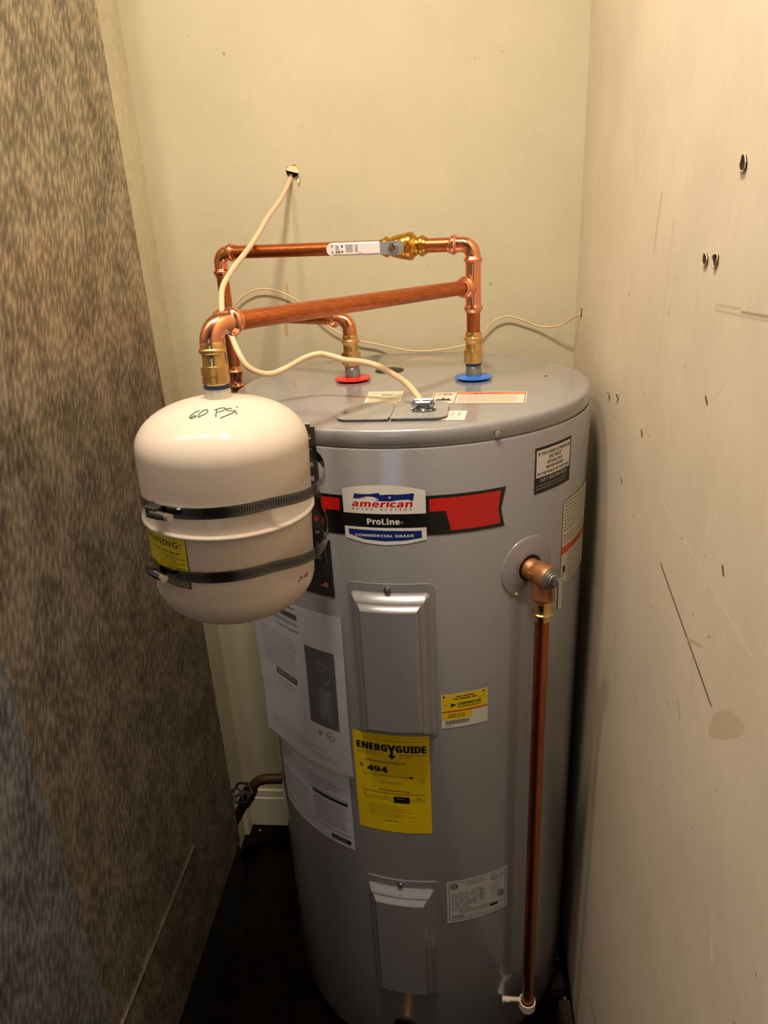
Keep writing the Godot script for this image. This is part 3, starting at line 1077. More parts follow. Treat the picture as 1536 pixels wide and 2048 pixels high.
func build_room() -> void:
	var cream := Color(0.81, 0.775, 0.655)
	# back wall, painted board with a rust run and a few specks
	var cv := Canvas.new(1700, 2500, 0.4, Color(0.97, 0.97, 0.97))
	var nz := FastNoiseLite.new()
	nz.seed = 4
	nz.frequency = 0.012
	var n2 := FastNoiseLite.new()
	n2.seed = 9
	n2.frequency = 0.09
	for y in cv.im.get_height():
		for x in cv.im.get_width():
			var g := 0.965 + nz.get_noise_2d(x, y) * 0.025 + n2.get_noise_2d(x, y) * 0.010
			cv.im.set_pixel(x, y, Color(g, g, g * 0.995))
	# u runs from x = -1.2 to 0.5, v down from y = 2.5 (millimetres)
	var rust := Color(0.94, 0.82, 0.69)
	cv.poly(PackedVector2Array([Vector2(927, 982), Vector2(932, 990), Vector2(930, 1040), Vector2(926, 1040)]), rust)
	cv.poly(PackedVector2Array([Vector2(917, 1062), Vector2(925, 1058), Vector2(922, 1100), Vector2(915, 1098)]), rust)
	for q in [[1228, 967, 3.0], [1356, 1007, 4.0], [787, 535, 3.0], [850, 568, 4.0], [1326, 608, 3.0], [1376, 599, 3.0], [990, 700, 2.5]]:
		cv.rect(q[0], q[1], q[2], q[2], Color(0.80, 0.76, 0.68))
	var m := mat(cream, 0.6)
	m.metallic_specular = 0.35
	m.albedo_texture = cv.tex()
	m.uv1_scale = Vector3(1.0 / 1.7, -0.4, 1)
	m.uv1_offset = Vector3(1.525 / 1.7, 1, 0)
	var mb := MB.new()
	box(mb, Vector3(-0.35, 1.325, -0.375), Vector3(1.8, 2.65, 0.1))
	var w := obj("wall_back", mb, m)
	struct(w)
	# torn hole the cable comes out of
	var hole := Vector3(-0.2361, 1.7199, -0.325)
	var hb := MB.new()
	var dark := mat(Color(0.10, 0.07, 0.05), 0.9)
	prism(hb, PackedVector2Array([Vector2(-0.013, 0.004), Vector2(-0.006, 0.009), Vector2(0.006, 0.010), Vector2(0.013, 0.001), Vector2(0.010, -0.007), Vector2(-0.002, -0.010), Vector2(-0.010, -0.007)]), -0.001, 0.0006, Transform3D(Basis(), hole))
	obj("cable_hole", hb, dark, w, "dark ragged hole where the cable leaves the wall")
	var fl := MB.new()
	var paper := mat(Color(0.93, 0.86, 0.68), 0.8)
	# curled flaps of torn paint
	fl.face([hole + Vector3(-0.013, 0.006, 0), hole + Vector3(-0.004, 0.013, 0.003), hole + Vector3(0.010, 0.010, 0.010), hole + Vector3(0.016, -0.003, 0.012), hole + Vector3(0.006, -0.001, 0.014), hole + Vector3(-0.008, 0.003, 0.010)], hole + Vector3(0, 0, -0.1))
	fl.face([hole + Vector3(0.010, -0.006, 0), hole + Vector3(0.015, -0.010, 0.004), hole + Vector3(0.012, -0.022, 0.007), hole + Vector3(0.008, -0.016, 0.003)], hole + Vector3(0, 0, -0.1))
	fl.face([hole + Vector3(-0.014, 0.007, 0), hole + Vector3(-0.008, 0.012, 0.004), hole + Vector3(0.006, 0.014, 0.003), hole + Vector3(0.010, 0.011, 0)], hole + Vector3(0, 0, -0.1))
	obj("torn_paint", fl, paper, w)

	# right wall, scuffed board set almost against the heater
	var rv := Canvas.new(1400, 2500, 0.8, Color(0.95, 0.95, 0.95))
	for y in rv.im.get_height():
		for x in rv.im.get_width():
			var g := 0.945 + nz.get_noise_2d(x * 0.5, y * 0.5 + 900) * 0.035 + n2.get_noise_2d(x * 0.8, y * 0.3) * 0.014
			rv.im.set_pixel(x, y, Color(g, g * 0.998, g * 0.995))
	var dk := Color(0.45, 0.41, 0.36)
	var lt := Color(1.0, 1.0, 0.98)
	var sm := Color(0.84, 0.82, 0.78)
	for q in [[785, 1264, 988, 1307, 2.6, dk], [640, 1148, 646, 1152, 6.0, dk], [355, 2290, 601, 2248, 2.6, dk], [629, 2255, 698, 2224, 3.0, dk], [656, 1254, 714, 1263, 1.6, lt], [1060, 1480, 1064, 1496, 2.4, lt], [1068, 1507, 1076, 1522, 6.0, lt], [764, 1194, 1052, 1212, 1.4, lt], [712, 1538, 822, 1519, 1.6, lt], [868, 967, 926, 964, 1.8, sm], [868, 972, 985, 966, 1.8, sm], [930, 966, 985, 963, 1.3, Color(0.66, 0.62, 0.56)], [968, 1176, 972, 1181, 4.0, dk], [870, 1050, 876, 1054, 4.0, dk], [545, 1246, 552, 1250, 5.0, dk], [905, 1290, 945, 1272, 3.0, sm], [636, 870, 622, 930, 6.0, sm], [585, 1520, 600, 1470, 3.0, sm], [900, 1370, 912, 1380, 5.0, sm], [420, 1178, 520, 1172, 1.5, sm], [700, 900, 690, 1050, 9.0, Color(0.92, 0.91, 0.88)]]:
		rv.soft(Vector2(q[0], q[1]), Vector2(q[2], q[3]), q[4], q[5])
	var stain := PackedVector2Array([Vector2(1060, 1271), Vector2(1062, 1275), Vector2(1056, 1285), Vector2(1046, 1296), Vector2(1035, 1305), Vector2(1025, 1315), Vector2(1011, 1326), Vector2(998, 1335), Vector2(990, 1335), Vector2(990, 1328), Vector2(994, 1320), Vector2(996, 1313), Vector2(1002, 1303), Vector2(1014, 1291), Vector2(1027, 1282), Vector2(1038, 1277), Vector2(1046, 1274), Vector2(1053, 1272)])
	rv.poly(stain, Color(0.885, 0.868, 0.825))
	var g2 := RandomNumberGenerator.new()
	g2.seed = 77
	for i in 60:
		rv.rect(g2.randf_range(300, 1150), g2.randf_range(900, 1700), g2.randf_range(1.5, 4.0), g2.randf_range(1.5, 5.0), Color(0.66, 0.62, 0.55))
	for i in 16:
		var a := Vector2(g2.randf_range(450, 1050), g2.randf_range(950, 1550))
		rv.soft(a, a + Vector2(g2.randf_range(-50, 60), g2.randf_range(-20, 60)), 1.3, Color(0.90, 0.885, 0.86) if i % 2 == 0 else Color(0.97, 0.97, 0.96))
	var rm := mat(Color(0.91, 0.855, 0.755), 0.6)
	rm.metallic_specular = 0.35
	rm.albedo_texture = rv.tex()
	rm.uv1_scale = Vector3(1.0 / 1.4, -0.4, 1)
	rm.uv1_offset = Vector3(0, 1, 0)
	var rb := MB.new()
	box(rb, Vector3(0.05, 1.325, 1.4), Vector3(0.1, 2.65, 3.0))
	var rw := obj("wall_right", rb, rm)
	rw.position = Vector3(0.333, 0, -0.325)
	rw.rotation.y = atan2(-0.0305, 0.9995)
	struct(rw)
	for q in [[0.894, 1.644, 0.0055, 0.0058], [0.825, 1.569, 0.0055, 0.0048], [0.854, 1.570, 0.0060, 0.0050], [0.416, 1.348, 0.0060, 0.0040], [0.481, 1.360, 0.0060, 0.0040]]:
		var sb := MB.new()
		var rr: float = q[2]
		var hh: float = q[3]
		var c0 := Vector3(-0.0006, q[1], q[0])
		var pts := PackedVector2Array()
		for i in 12:
			var jit := 0.8 + 0.35 * absf(sin(i * 2.3 + q[0] * 40.0))
			pts.append(Vector2(cos(TAU * i / 12) * rr * jit, sin(TAU * i / 12) * hh * jit))
		prism(sb, pts, -0.001, 0.0006, facing(Vector3(-1, 0, 0), c0))
		var so := obj("screw_hole", sb, mat(Color(0.13, 0.07, 0.035), 0.9), rw, "ragged screw hole torn in the paint")
		var rim := MB.new()
		var path := []
		for i in 13:
			var a := TAU * i / 12.0
			var jit := 0.85 + 0.35 * absf(sin(i * 2.3 + q[0] * 40.0))
			path.append(c0 + Vector3(-0.001, sin(a) * hh * jit * 1.05, cos(a) * rr * jit * 1.05))
		sweep(rim, path, 0.0006, 6, false)
		obj("torn_rim", rim, mat(Color(0.78, 0.70, 0.56), 0.8), so)
	# small slot where the thin wire enters
	var wb := MB.new()
	prism(wb, PackedVector2Array([Vector2(-0.004, -0.006), Vector2(0.004, -0.005), Vector2(0.004, 0.012), Vector2(-0.003, 0.010)]), -0.001, 0.0006, facing(Vector3(-1, 0, 0), Vector3(-0.0003, 1.431, 0.079)))
	obj("wire_hole", wb, dark, rw, "small dark slot the thin wire enters")

	# left return of the closet behind the duct, and the rest of the room round the camera
	var plain := mat(cream, 0.45)
	plain.albedo_texture = grain(256, 256, 0.02, 1, 1, 0.93, 1.0, 5)
	plain.uv1_triplanar = true
	var lb := MB.new()
	box(lb, Vector3(-0.87, 1.325, -0.22), Vector3(0.66, 2.65, 0.21), 0.002)
	struct(obj("wall_left", lb, plain))
	var fb := MB.new()
	box(fb, Vector3(-1.25, 1.325, 1.2), Vector3(0.1, 2.65, 2.8))
	struct(obj("wall_far_left", fb, plain))
	var qb := MB.new()
	box(qb, Vector3(-0.4, 1.325, 2.56), Vector3(1.8, 2.65, 0.1))
	struct(obj("unseen_wall_front", qb, mat(Color(0.38, 0.33, 0.28), 0.6)))  # out of view, kept dark to limit light bounced onto the heater
	var cb := MB.new()
	box(cb, Vector3(-0.4, 2.70, 1.1), Vector3(1.9, 0.1, 3.2))
	struct(obj("ceiling", cb, mat(Color(0.80, 0.78, 0.74), 0.8)))
	var floor_mb := MB.new()
	box(floor_mb, Vector3(-0.4, -0.05, 1.1), Vector3(1.9, 0.1, 3.2))
	var fm := mat(Color(0.10, 0.068, 0.038), 0.9)
	fm.metallic_specular = 0.2
	fm.albedo_texture = grain(256, 256, 0.03, 1, 0.4, 0.5, 1.0, 15)
	fm.uv1_triplanar = true
	struct(obj("floor", floor_mb, fm))
	# baseboards with a stepped top
	var bm := mat(Color(0.90, 0.86, 0.74), 0.4)
	var bb := MB.new()
	box(bb, Vector3(-0.30, 0.052, -0.3185), Vector3(0.48, 0.104, 0.013), 0.002)
	box(bb, Vector3(-0.30, 0.117, -0.3205), Vector3(0.48, 0.026, 0.009), 0.003)
	struct(obj("baseboard_back", bb, bm))
	var bl := MB.new()
	box(bl, Vector3(-0.5335, 0.052, -0.300), Vector3(0.013, 0.104, 0.05), 0.002)
	box(bl, Vector3(-0.5355, 0.117, -0.300), Vector3(0.009, 0.026, 0.05), 0.003)
	struct(obj("baseboard_left", bl, bm))

func build_duct() -> void:
	var t := thing("sheet_metal_duct", "tall grey galvanised sheet metal duct along the left side", "duct")
	var m := mat(Color(0.75, 0.695, 0.605), 0.42, 0.7)
	# zinc spangle: leaning flecks over slow mottling, 1.5 m by 2.5 m of sheet
	var im := Image.create(1024, 2048, false, Image.FORMAT_RGB8)
	var n1 := FastNoiseLite.new()
	n1.seed = 21
	n1.noise_type = FastNoiseLite.TYPE_SIMPLEX
	n1.frequency = 0.15
	n1.fractal_type = FastNoiseLite.FRACTAL_NONE
	var n2 := FastNoiseLite.new()
	n2.seed = 22
	n2.frequency = 0.018
	n2.fractal_octaves = 3
	for y in 2048:
		for x in 1024:
			var xx := x - y * 0.30
			var f := n1.get_noise_2d(xx, y * 0.30)
			var g := 0.80 + n2.get_noise_2d(x, y * 0.6) * 0.20 + maxf(f - 0.25, 0.0) * 0.30 - maxf(-f - 0.30, 0.0) * 0.24
			im.set_pixel(x, y, Color(g, g, g))
	m.albedo_texture = ImageTexture.create_from_image(im)
	m.uv1_scale = Vector3(1.0 / 1.5, -0.4, 1)
	m.uv1_offset = Vector3(0.40, 1.05, 0)
	var m2 := m.duplicate()
	m2.albedo_color = Color(0.72, 0.72, 0.72)
	m2.uv1_offset = Vector3(0.77, 0.63, 0)
	var a := MB.new()
	box(a, Vector3(-0.74, 1.415, 0.66), Vector3(0.52, 2.47, 1.50), 0.0015)
	obj("side_panel", a, m, t)
	var b := MB.new()
	box(b, Vector3(-0.479, 1.415, 0.968), Vector3(0.0025, 2.47, 0.88), 0.0008)
	obj("overlap_panel", b, m2, t, "paler sheet lapped over the side panel")
	var c := MB.new()
	box(c, Vector3(-0.4785, 0.4284, 0.336), Vector3(0.003, 0.0016, 0.376), 0.0006)
	obj("folded_seam", c, mat(Color(0.72, 0.71, 0.68), 0.3, 1.0), t, "thin bright folded seam")
	var d := MB.new()
	box(d, Vector3(-0.743, 0.09, 0.66), Vector3(0.52, 0.18, 1.50), 0.004)
	obj("dark_base", d, mat(Color(0.05, 0.042, 0.035), 0.8), t)  # near-black block from the sheet metal down to the floor

func build_heater() -> void:
	var t := thing("water_heater", "tall grey cylindrical electric water heater in the closet corner", "water heater")
	var jb := MB.new()
	lathe(jb, [Vector2(0.2985, 1.3325), Vector2(0.3030, 1.3328), Vector2(0.3044, 1.3322), Vector2(RJ, 1.3305), Vector2(RJ, 0.8), Vector2(RJ, 0.3), Vector2(RJ, 0.05), Vector2(0.3035, 0.043), Vector2(0.30, 0.04), Vector2(0.0, 0.04)], 160)
	obj("jacket", jb, enamel, t)
	var lb := MB.new()
	lathe(lb, [Vector2(0, TOP), Vector2(0.2945, TOP), Vector2(0.2985, TOP - 0.0007), Vector2(0.3012, TOP - 0.0028), Vector2(0.3026, TOP - 0.006), Vector2(0.3030, TOP - 0.010), Vector2(0.3032, 1.3372), Vector2(0.3024, 1.3360), Vector2(0.2985, 1.3356), Vector2(0.2985, 1.3325)], 160)
	var lid := obj("lid", lb, enamel, t)
	hex_screw("lid_screw", lid, Vector3(sin(deg_to_rad(25.7)) * 0.3031, 1.3445, cos(deg_to_rad(25.7)) * 0.3031), normal_at(25.7), 0.0042, steel)
	hex_screw("lid_screw", lid, Vector3(sin(deg_to_rad(-64.0)) * 0.3031, 1.3445, cos(deg_to_rad(-64.0)) * 0.3031), normal_at(-64.0), 0.0042, steel)
	var pb := MB.new()
	lathe(pb, [Vector2(0, 0.0022), Vector2(0.022, 0.0020), Vector2(0.0265, 0.0012), Vector2(0.0275, 0.0)], 40, Transform3D(Basis(), Vector3(-0.0424, TOP, -0.109)))
	obj("plug", pb, black, lid, "flat black plastic plug")
	var hb := MB.new()
	lathe(hb, [Vector2(0, 0.0004), Vector2(0.003, 0.0004), Vector2(0.003, 0.0)], 16, Transform3D(Basis(), Vector3(0.2345, TOP, -0.0109)))
	obj("screw_hole", hb, black, lid)
	# legs under the base
	for a in [20.0, 140.0, 260.0]:
		var fb := MB.new()
		lathe(fb, [Vector2(0, 0), Vector2(0.03, 0), Vector2(0.03, 0.006), Vector2(0.02, 0.012), Vector2(0.02, 0.041), Vector2(0, 0.041)], 24, Transform3D(Basis(), Vector3(sin(deg_to_rad(a)) * 0.22, 0, cos(deg_to_rad(a)) * 0.22)))
		obj("leg", fb, black, t)
	# access covers
	var up := access_cover(t, -16.6, 8.1, 0.8535, 1.1283, -15.7, 6.9, 0.8555, 1.1135, "upper embossed access cover with one screw")
	hex_screw("cover_screw", up, side(-4.8, 1.1185, 0.0012), normal_at(-4.8), 0.0042, steel)
	var lo := access_cover(t, -18.1, 7.0, 0.236, 0.5320, -17.5, 5.4, 0.240, 0.5155, "lower embossed access cover with one screw")
	hex_screw("cover_screw", lo, side(-6.0, 0.5215, 0.0012), normal_at(-6.0), 0.0042, steel)

	# labels on the jacket
	var bc := brand_canvas()
	var bo := PackedVector2Array()
	for q in [[-178.0, 19.4], [-59.0, 19.0], [-59.0, 8.0], [-40.0, 4.2], [-15.0, 1.4], [0.0, 1.0], [15.0, 1.4], [40.0, 5.2], [59.5, 10.0], [59.5, 18.6], [178.2, 19.8], [170.5, 51.5], [176.5, 80.2], [59.5, 78.4], [59.5, 85.0], [30.0, 90.5], [0.0, 92.5], [-30.0, 90.0], [-59.0, 83.5], [-59.0, 79.0], [-176.0, 80.0], [-170.0, 51.5]]:
		bo.append(Vector2(183.0 + q[0], q[1]))
	var bmb := MB.new()
	cyl_outline(bmb, bo, 366.0, 94.0, 183.0, -4.7, 1.2832, RJ)
	obj("brand_sticker", bmb, print_mat(bc, 0.3, 0.3), t, "black and red ribbon sticker with white name plates")
	for q in [
		["energy_label", energy_canvas(), -18.8, 5.3, 0.6450, 0.8525, 0.0004, "yellow energy cost label below the upper access cover"],
		["contractor_label", contractor_canvas(), 9.2, 23.6, 0.8655, 0.9305, 0.0005, "small yellow and white sticker with a barcode"],
		["rating_plate", rating_canvas(), 9.5, 31.7, 0.4237, 0.5281, 0.0005, "white rating plate beside the lower access cover"],
		["phone_label", phone_canvas(), 38.4, 54.9, 1.2380, 1.3085, 0.0005, "black and white telephone label near the lid"],
		["caution_label", caution_canvas(), 52.2, 74.0, 1.0560, 1.2075, 0.0005, "white caution label with an orange stripe"],
		["wiring_label", wiring_canvas(), -58.6, -21.4, 0.5780, 0.7780, 0.0005, "large white wiring label under the loose sheet"],
		["flag_label", flag_canvas(), -34.6, -20.7, 1.0950, 1.1910, 0.0006, "dark grey label with a tiny flag"],
	]:
		var mb := MB.new()
		cyl_sheet(mb, 0, 0, RJ, q[2], q[3], q[4], q[5], q[6])
		obj(q[0], mb, print_mat(q[1], 0.5), t, q[7])
	# labels lying on the lid
	var y := TOP + 0.0004
	var wv := Canvas.new(60.0, 84.0, 4.0, Color(0.86, 0.83, 0.70))
	wv.fine(6, 10, 40, 2, 6, 2.0, Color(0.5, 0.5, 0.42), 121)
	wv.fine(24, 20, 22, 2, 6, 5.0, Color(0.55, 0.55, 0.45), 122)
	wv.fine(5, 36, 44, 8, 5.4, 1.6, Color(0.5, 0.5, 0.42), 123, 0.4)
	var wb := MB.new()
	flat_sheet(wb, Vector3(-0.0628, y, 0.0691), Vector3(-0.0047, y, 0.0738), Vector3(-0.0059, y, 0.1592), Vector3(-0.0628, y, 0.1519))
	obj("lid_label", wb, print_mat(wv, 0.4), lid, "pale label half under the junction cover")
	var xb := MB.new()
	flat_sheet(xb, Vector3(0.0446, y, 0.0882), Vector3(0.1904, y, 0.1055), Vector3(0.1812, y, 0.1800), Vector3(0.0374, y, 0.1630))
	obj("burn_label", xb, print_mat(lid_warning_canvas(), 0.4), lid, "white burn warning label with an orange heading")
	var sv := Canvas.new(44.0, 52.0, 4.0, Color(0.88, 0.85, 0.80))
	sv.fine(20, 8, 8, 5, 5.0, 1.6, Color(0.4, 0.4, 0.4), 124)
	sv.rect(32, 8, 0.8, 22, Color(0.3, 0.3, 0.3))
	sv.rect(35, 8, 0.8, 22, Color(0.3, 0.3, 0.3))
	sv.fine(10, 36, 28, 1, 5.0, 1.4, Color(0.4, 0.4, 0.4), 125)
	var sb := MB.new()
	flat_sheet(sb, Vector3(0.0517, y, 0.2085), Vector3(0.0949, y, 0.2142), Vector3(0.0895, y, 0.2650), Vector3(0.0470, y, 0.2595))
	obj("inspection_label", sb, print_mat(sv, 0.4), lid, "tiny white label beside the junction cover")

	# two-piece junction cover
	var z2y := Basis(Vector3(1, 0, 0), Vector3(0, 0, -1), Vector3(0, 1, 0))
	var jm := mat(Color(0.70, 0.70, 0.68), 0.36, 0.35)
	jm.albedo_texture = grain(128, 128, 0.03, 1, 1, 0.90, 1.0, 31)
	jm.uv1_triplanar = true
	jm.uv1_scale = Vector3(6, 6, 6)
	var jt := Node3D.new()
	jt.name = "junction_cover"
	jt.transform = Transform3D(Basis(Vector3.UP, deg_to_rad(-2.5)), Vector3(-0.0115, TOP, 0.2125))
	t.add_child(jt, true)
	jt.set_meta("label", "bare galvanised two-piece junction cover on the lid")
	var full := round_rect(0.158, 0.097, 0.019)
	var left := Geometry2D.intersect_polygons(full, PackedVector2Array([Vector2(-0.1, -0.1), Vector2(-0.0030, -0.1), Vector2(-0.0030, -0.040), Vector2(-0.0010, -0.037), Vector2(-0.0010, 0.030), Vector2(-0.0045, 0.036), Vector2(-0.0045, 0.1), Vector2(-0.1, 0.1)]))
	var right := Geometry2D.intersect_polygons(full, PackedVector2Array([Vector2(0.1, -0.1), Vector2(0.1, 0.1), Vector2(-0.0005, 0.1), Vector2(-0.0005, 0.036), Vector2(0.0002, 0.030), Vector2(0.0002, -0.037), Vector2(-0.0005, -0.040), Vector2(-0.0005, -0.1)]))
	var k := 0
	for p in [left[0], right[0]]:
		var mb := MB.new()
		prism(mb, p, 0.0030 + k * 0.0006, 0.0042 + k * 0.0006, Transform3D(z2y, Vector3.ZERO))
		# folded-down flange that keeps it off the lid
		var inner := Geometry2D.offset_polygon(p, -0.006)
		prism(mb, inner[0], 0.0, 0.0032, Transform3D(z2y, Vector3.ZERO))
		obj("cover_plate", mb, jm, jt)
		k += 1
	hex_screw("cover_screw", jt, Vector3(-0.068, 0.0042, 0.012), Vector3.UP, 0.0035, steel)
	# drain valve near the floor
	var dt := Node3D.new()
	dt.name = "drain_valve"
	t.add_child(dt, true)
	dt.set_meta("label", "brass drain valve at the bottom of the jacket")
	var d := normal_at(-7.0)
	var db := MB.new()
	lathe(db, [Vector2(0.0, 0.0004), Vector2(0.0205, 0.0004), Vector2(0.0205, 0.003), Vector2(0.0235, 0.003), Vector2(0.0245, 0.0)], 36, along(d, side(-7.0, 0.128)))
	obj("drain_ring", db, black, dt)
	var vb := MB.new()
	lathe(vb, [Vector2(0.0, 0.0), Vector2(0.0150, 0.0), Vector2(0.0150, 0.018), Vector2(0.0175, 0.020), Vector2(0.0175, 0.032), Vector2(0.013, 0.034), Vector2(0.013, 0.050), Vector2(0.0, 0.050)], 32, along(d, side(-7.0, 0.128)))
	obj("drain_spout", vb, brass_cast, dt)

func build_tank() -> void:
	var t := thing("expansion_tank", "cream coloured expansion tank strapped to the heater's left front", "tank", Vector3(TX, 1.3, TZ))
	t.rotation_degrees.z = -2.0
	var shell := mat(Color(0.80, 0.745, 0.68), 0.55, 0.0, 0.5)
	shell.metallic_specular = 0.3
	var mb := MB.new()
	var pr := []
	var r := 0.1000
	for i in 15:
		var a := PI * 0.5 * i / 14.0
		pr.append(Vector2(r * pow(sin(a), 2.0 / 2.25), 0.086 + 0.054 * pow(cos(a), 2.0 / 2.05)))
	pr[0].x = 0.0
	for q in [[r, 0.05], [r, 0.0115], [r + 0.0008, 0.0100], [r + 0.0026, 0.0086], [r + 0.0030, 0.0066], [r + 0.0020, 0.0046], [r - 0.0012, 0.0030], [r - 0.0018, -0.03], [r - 0.0018, -0.078]]:
		pr.append(Vector2(q[0], q[1]))
	for i in range(1, 15):
		var a := PI * 0.5 * i / 14.0
		pr.append(Vector2((r - 0.0018) * pow(cos(a), 2.0 / 2.3), -0.078 - 0.054 * pow(sin(a), 2.0 / 2.15)))
	pr[pr.size() - 1].x = 0.0
	lathe(mb, pr, 96, Transform3D(), 45)
	obj("shell", mb, shell, t)
	# threaded neck with sealing tape
	var nb := MB.new()
	lathe(nb, [Vector2(0, 0.130), Vector2(0.0205, 0.1365), Vector2(0.0195, 0.1395), Vector2(0.0150, 0.1405), Vector2(0.0146, 0.1530), Vector2(0, 0.1530)], 40)
	obj("neck", nb, mat(Color(0.86, 0.83, 0.76), 0.25, 0.3), t)
	var tb := MB.new()
	lathe(tb, [Vector2(0.0146, 0.1516), Vector2(0.0151, 0.1519), Vector2(0.0151, 0.1526), Vector2(0.0147, 0.1531), Vector2(0.0152, 0.1537), Vector2(0.0152, 0.1552), Vector2(0.0140, 0.1556)], 40)
	obj("sealing_tape", tb, mat(Color(0.10, 0.19, 0.34), 0.4), t, "blue sealing tape round the neck")
	# warning sticker
	var wb := MB.new()
	cyl_sheet(wb, 0, 0, r - 0.0018, -60.0, -13.2, -0.0575, 0.0045, 0.0006)
	obj("warning_label", wb, print_mat(warning_canvas(), 0.4), t, "yellow warning label with hazard stripes")
	# pencilled note on the dome
	var ink := MB.new()
	for s in STROKES:
		var path := []
		for q in s:
			var dd := Vector2(q[0], q[1])
			var rr := clampf(dd.length() / r, 0.0, 0.999)
			var a := asin(pow(rr, 2.25 / 2.0))
			var yy := 0.086 + 0.054 * pow(cos(a), 2.0 / 2.05)
			path.append(Vector3(q[0], yy + 0.0002, q[1]))
		sweep(ink, smooth_path(path, 4), 0.00055, 5)
	obj("pencil_note", ink, mat(Color(0.06, 0.06, 0.10), 0.6), t, "handwritten 60 psi in dark ink")
	var pk := MB.new()
	var g := RandomNumberGenerator.new()
	g.seed = 5
	for i in 6:
		var a := 64.0 + i * 2.3
		var y0 := -0.0745 + g.randf() * 0.003
		cyl_sheet(pk, 0, 0, r - 0.0014, a, a + g.randf_range(0.6, 1.3), y0, y0 + g.randf_range(0.0015, 0.0045), 0.0002, 2)
	obj("printed_code", pk, mat(Color(0.15, 0.15, 0.15), 0.6), t)

	# perforated upright that the straps pull against
	var p := thing("mounting_bracket", "perforated steel strip standing between the tank and the heater", "bracket", Vector3(-0.118, 0, 0.3195))
	p.rotation.y = atan2(-0.118, 0.3195) + 0.25
	var bb := MB.new()
	box(bb, Vector3(-0.0062, 1.27, 0), Vector3(0.0066, 0.205, 0.0025), 0.0004)
	box(bb, Vector3(0.0062, 1.27, 0), Vector3(0.0066, 0.205, 0.0025), 0.0004)
	for i in 11:
		box(bb, Vector3(0, 1.172 + i * 0.0197, 0), Vector3(0.0070, 0.0140, 0.0025), 0.0004)
	box(bb, Vector3(-0.0085, 1.27, 0.005), Vector3(0.0022, 0.205, 0.010), 0.0004)
	obj("strip", bb, steel_dark, p)

	# stainless straps round tank and bracket
	var slots := Canvas.new(120.0, 13.0, 6.0, Color(1, 1, 1))
	for i in 40:
		slots.rect(i * 3.0, 3.0, 0.9, 6.4, Color(0.35, 0.35, 0.35))
	var sm := mat(Color(0.46, 0.46, 0.47), 0.16, 1.0)
	sm.albedo_texture = slots.tex()
	sm.uv1_scale = Vector3(1.0 / 0.120, 1, 1)
	for q in [[1.3372, -29.0, "upper steel hose clamp strapping the expansion tank to its bracket", 0.0], [1.2602, -40.0, "lower steel hose clamp across the tank's yellow label", 0.0012]]:
		var y: float = q[0]
		var h := thing("hose_clamp", q[2], "clamp", Vector3(0, y, 0), "hose clamps round the expansion tank")
		var off: float = (y - 1.3) * 0.035
		var path := []
		var rr := r + 0.0012
		for i in 44:
			var a := deg_to_rad(lerpf(-150.0, 42.0, i / 43.0))
			path.append(Vector3(TX + off + sin(a) * rr, 0, TZ + cos(a) * rr))
		var tail := [path[path.size() - 1]]
		for e in [[-0.1010, 0.4905], [-0.0868, 0.4690], [-0.0818, 0.4370], [-0.0860, 0.3920], [-0.0985, 0.3520], [-0.1140, 0.3300], [-0.1380, 0.3215], [-0.1700, 0.3180], [-0.2050, 0.3240], [-0.2300, 0.3350]]:
			tail.append(Vector3(e[0] - (1.3372 - y) * 0.03, 0, e[1]))
		tail.append(path[0])
		var sp := smooth_path(tail, 6)
		for i in range(1, sp.size()):
			path.append(sp[i])
		obj("band", band(path, 0, 0.0130, 0.0008), sm, h)
		# worm housing and screw
		var ha: float = q[1]
		var o := Vector3(sin(deg_to_rad(ha)), 0, cos(deg_to_rad(ha)))
		var c := Vector3(TX + off, 0, TZ) + o * (rr + 0.0075)
		var xf := facing(o, c)
		var hb := MB.new()
		box(hb, Vector3(-0.004, 0, -0.002), Vector3(0.019, 0.0150, 0.0105), 0.0016, xf)
		box(hb, Vector3(-0.0135, 0.0005, -0.0045), Vector3(0.012, 0.0140, 0.0012), 0.0003, xf * Transform3D(Basis(Vector3.UP, -0.35), Vector3(0, 0, 0)))
		obj("worm_housing", hb, steel_dark, h)
		var wm := MB.new()
		var wp := []
		var x := -0.006
		while x < 0.0175:
			wp.append(Vector2(0.0048, x))
			wp.append(Vector2(0.0036, x + 0.0009))
			x += 0.0018
		wp.insert(0, Vector2(0, -0.006))
		wp.append(Vector2(0, x))
		lathe(wm, wp, 20, xf * Transform3D(Basis(Vector3(0, -1, 0), Vector3(1, 0, 0), Vector3(0, 0, 1)), Vector3(0.003, -0.001, 0.0012)), 10)
		var sc := obj("worm_screw", wm, steel_dark, h)
		var sh := MB.new()
		prism(sh, ngon(6, 0.0050), 0.0, 0.0055, xf * Transform3D(Basis(Vector3(0, 1, 0), Vector3(0, 0, 1), Vector3(1, 0, 0)), Vector3(0.0205, -0.001, 0.0012)))
		obj("screw_head", sh, steel, sc)

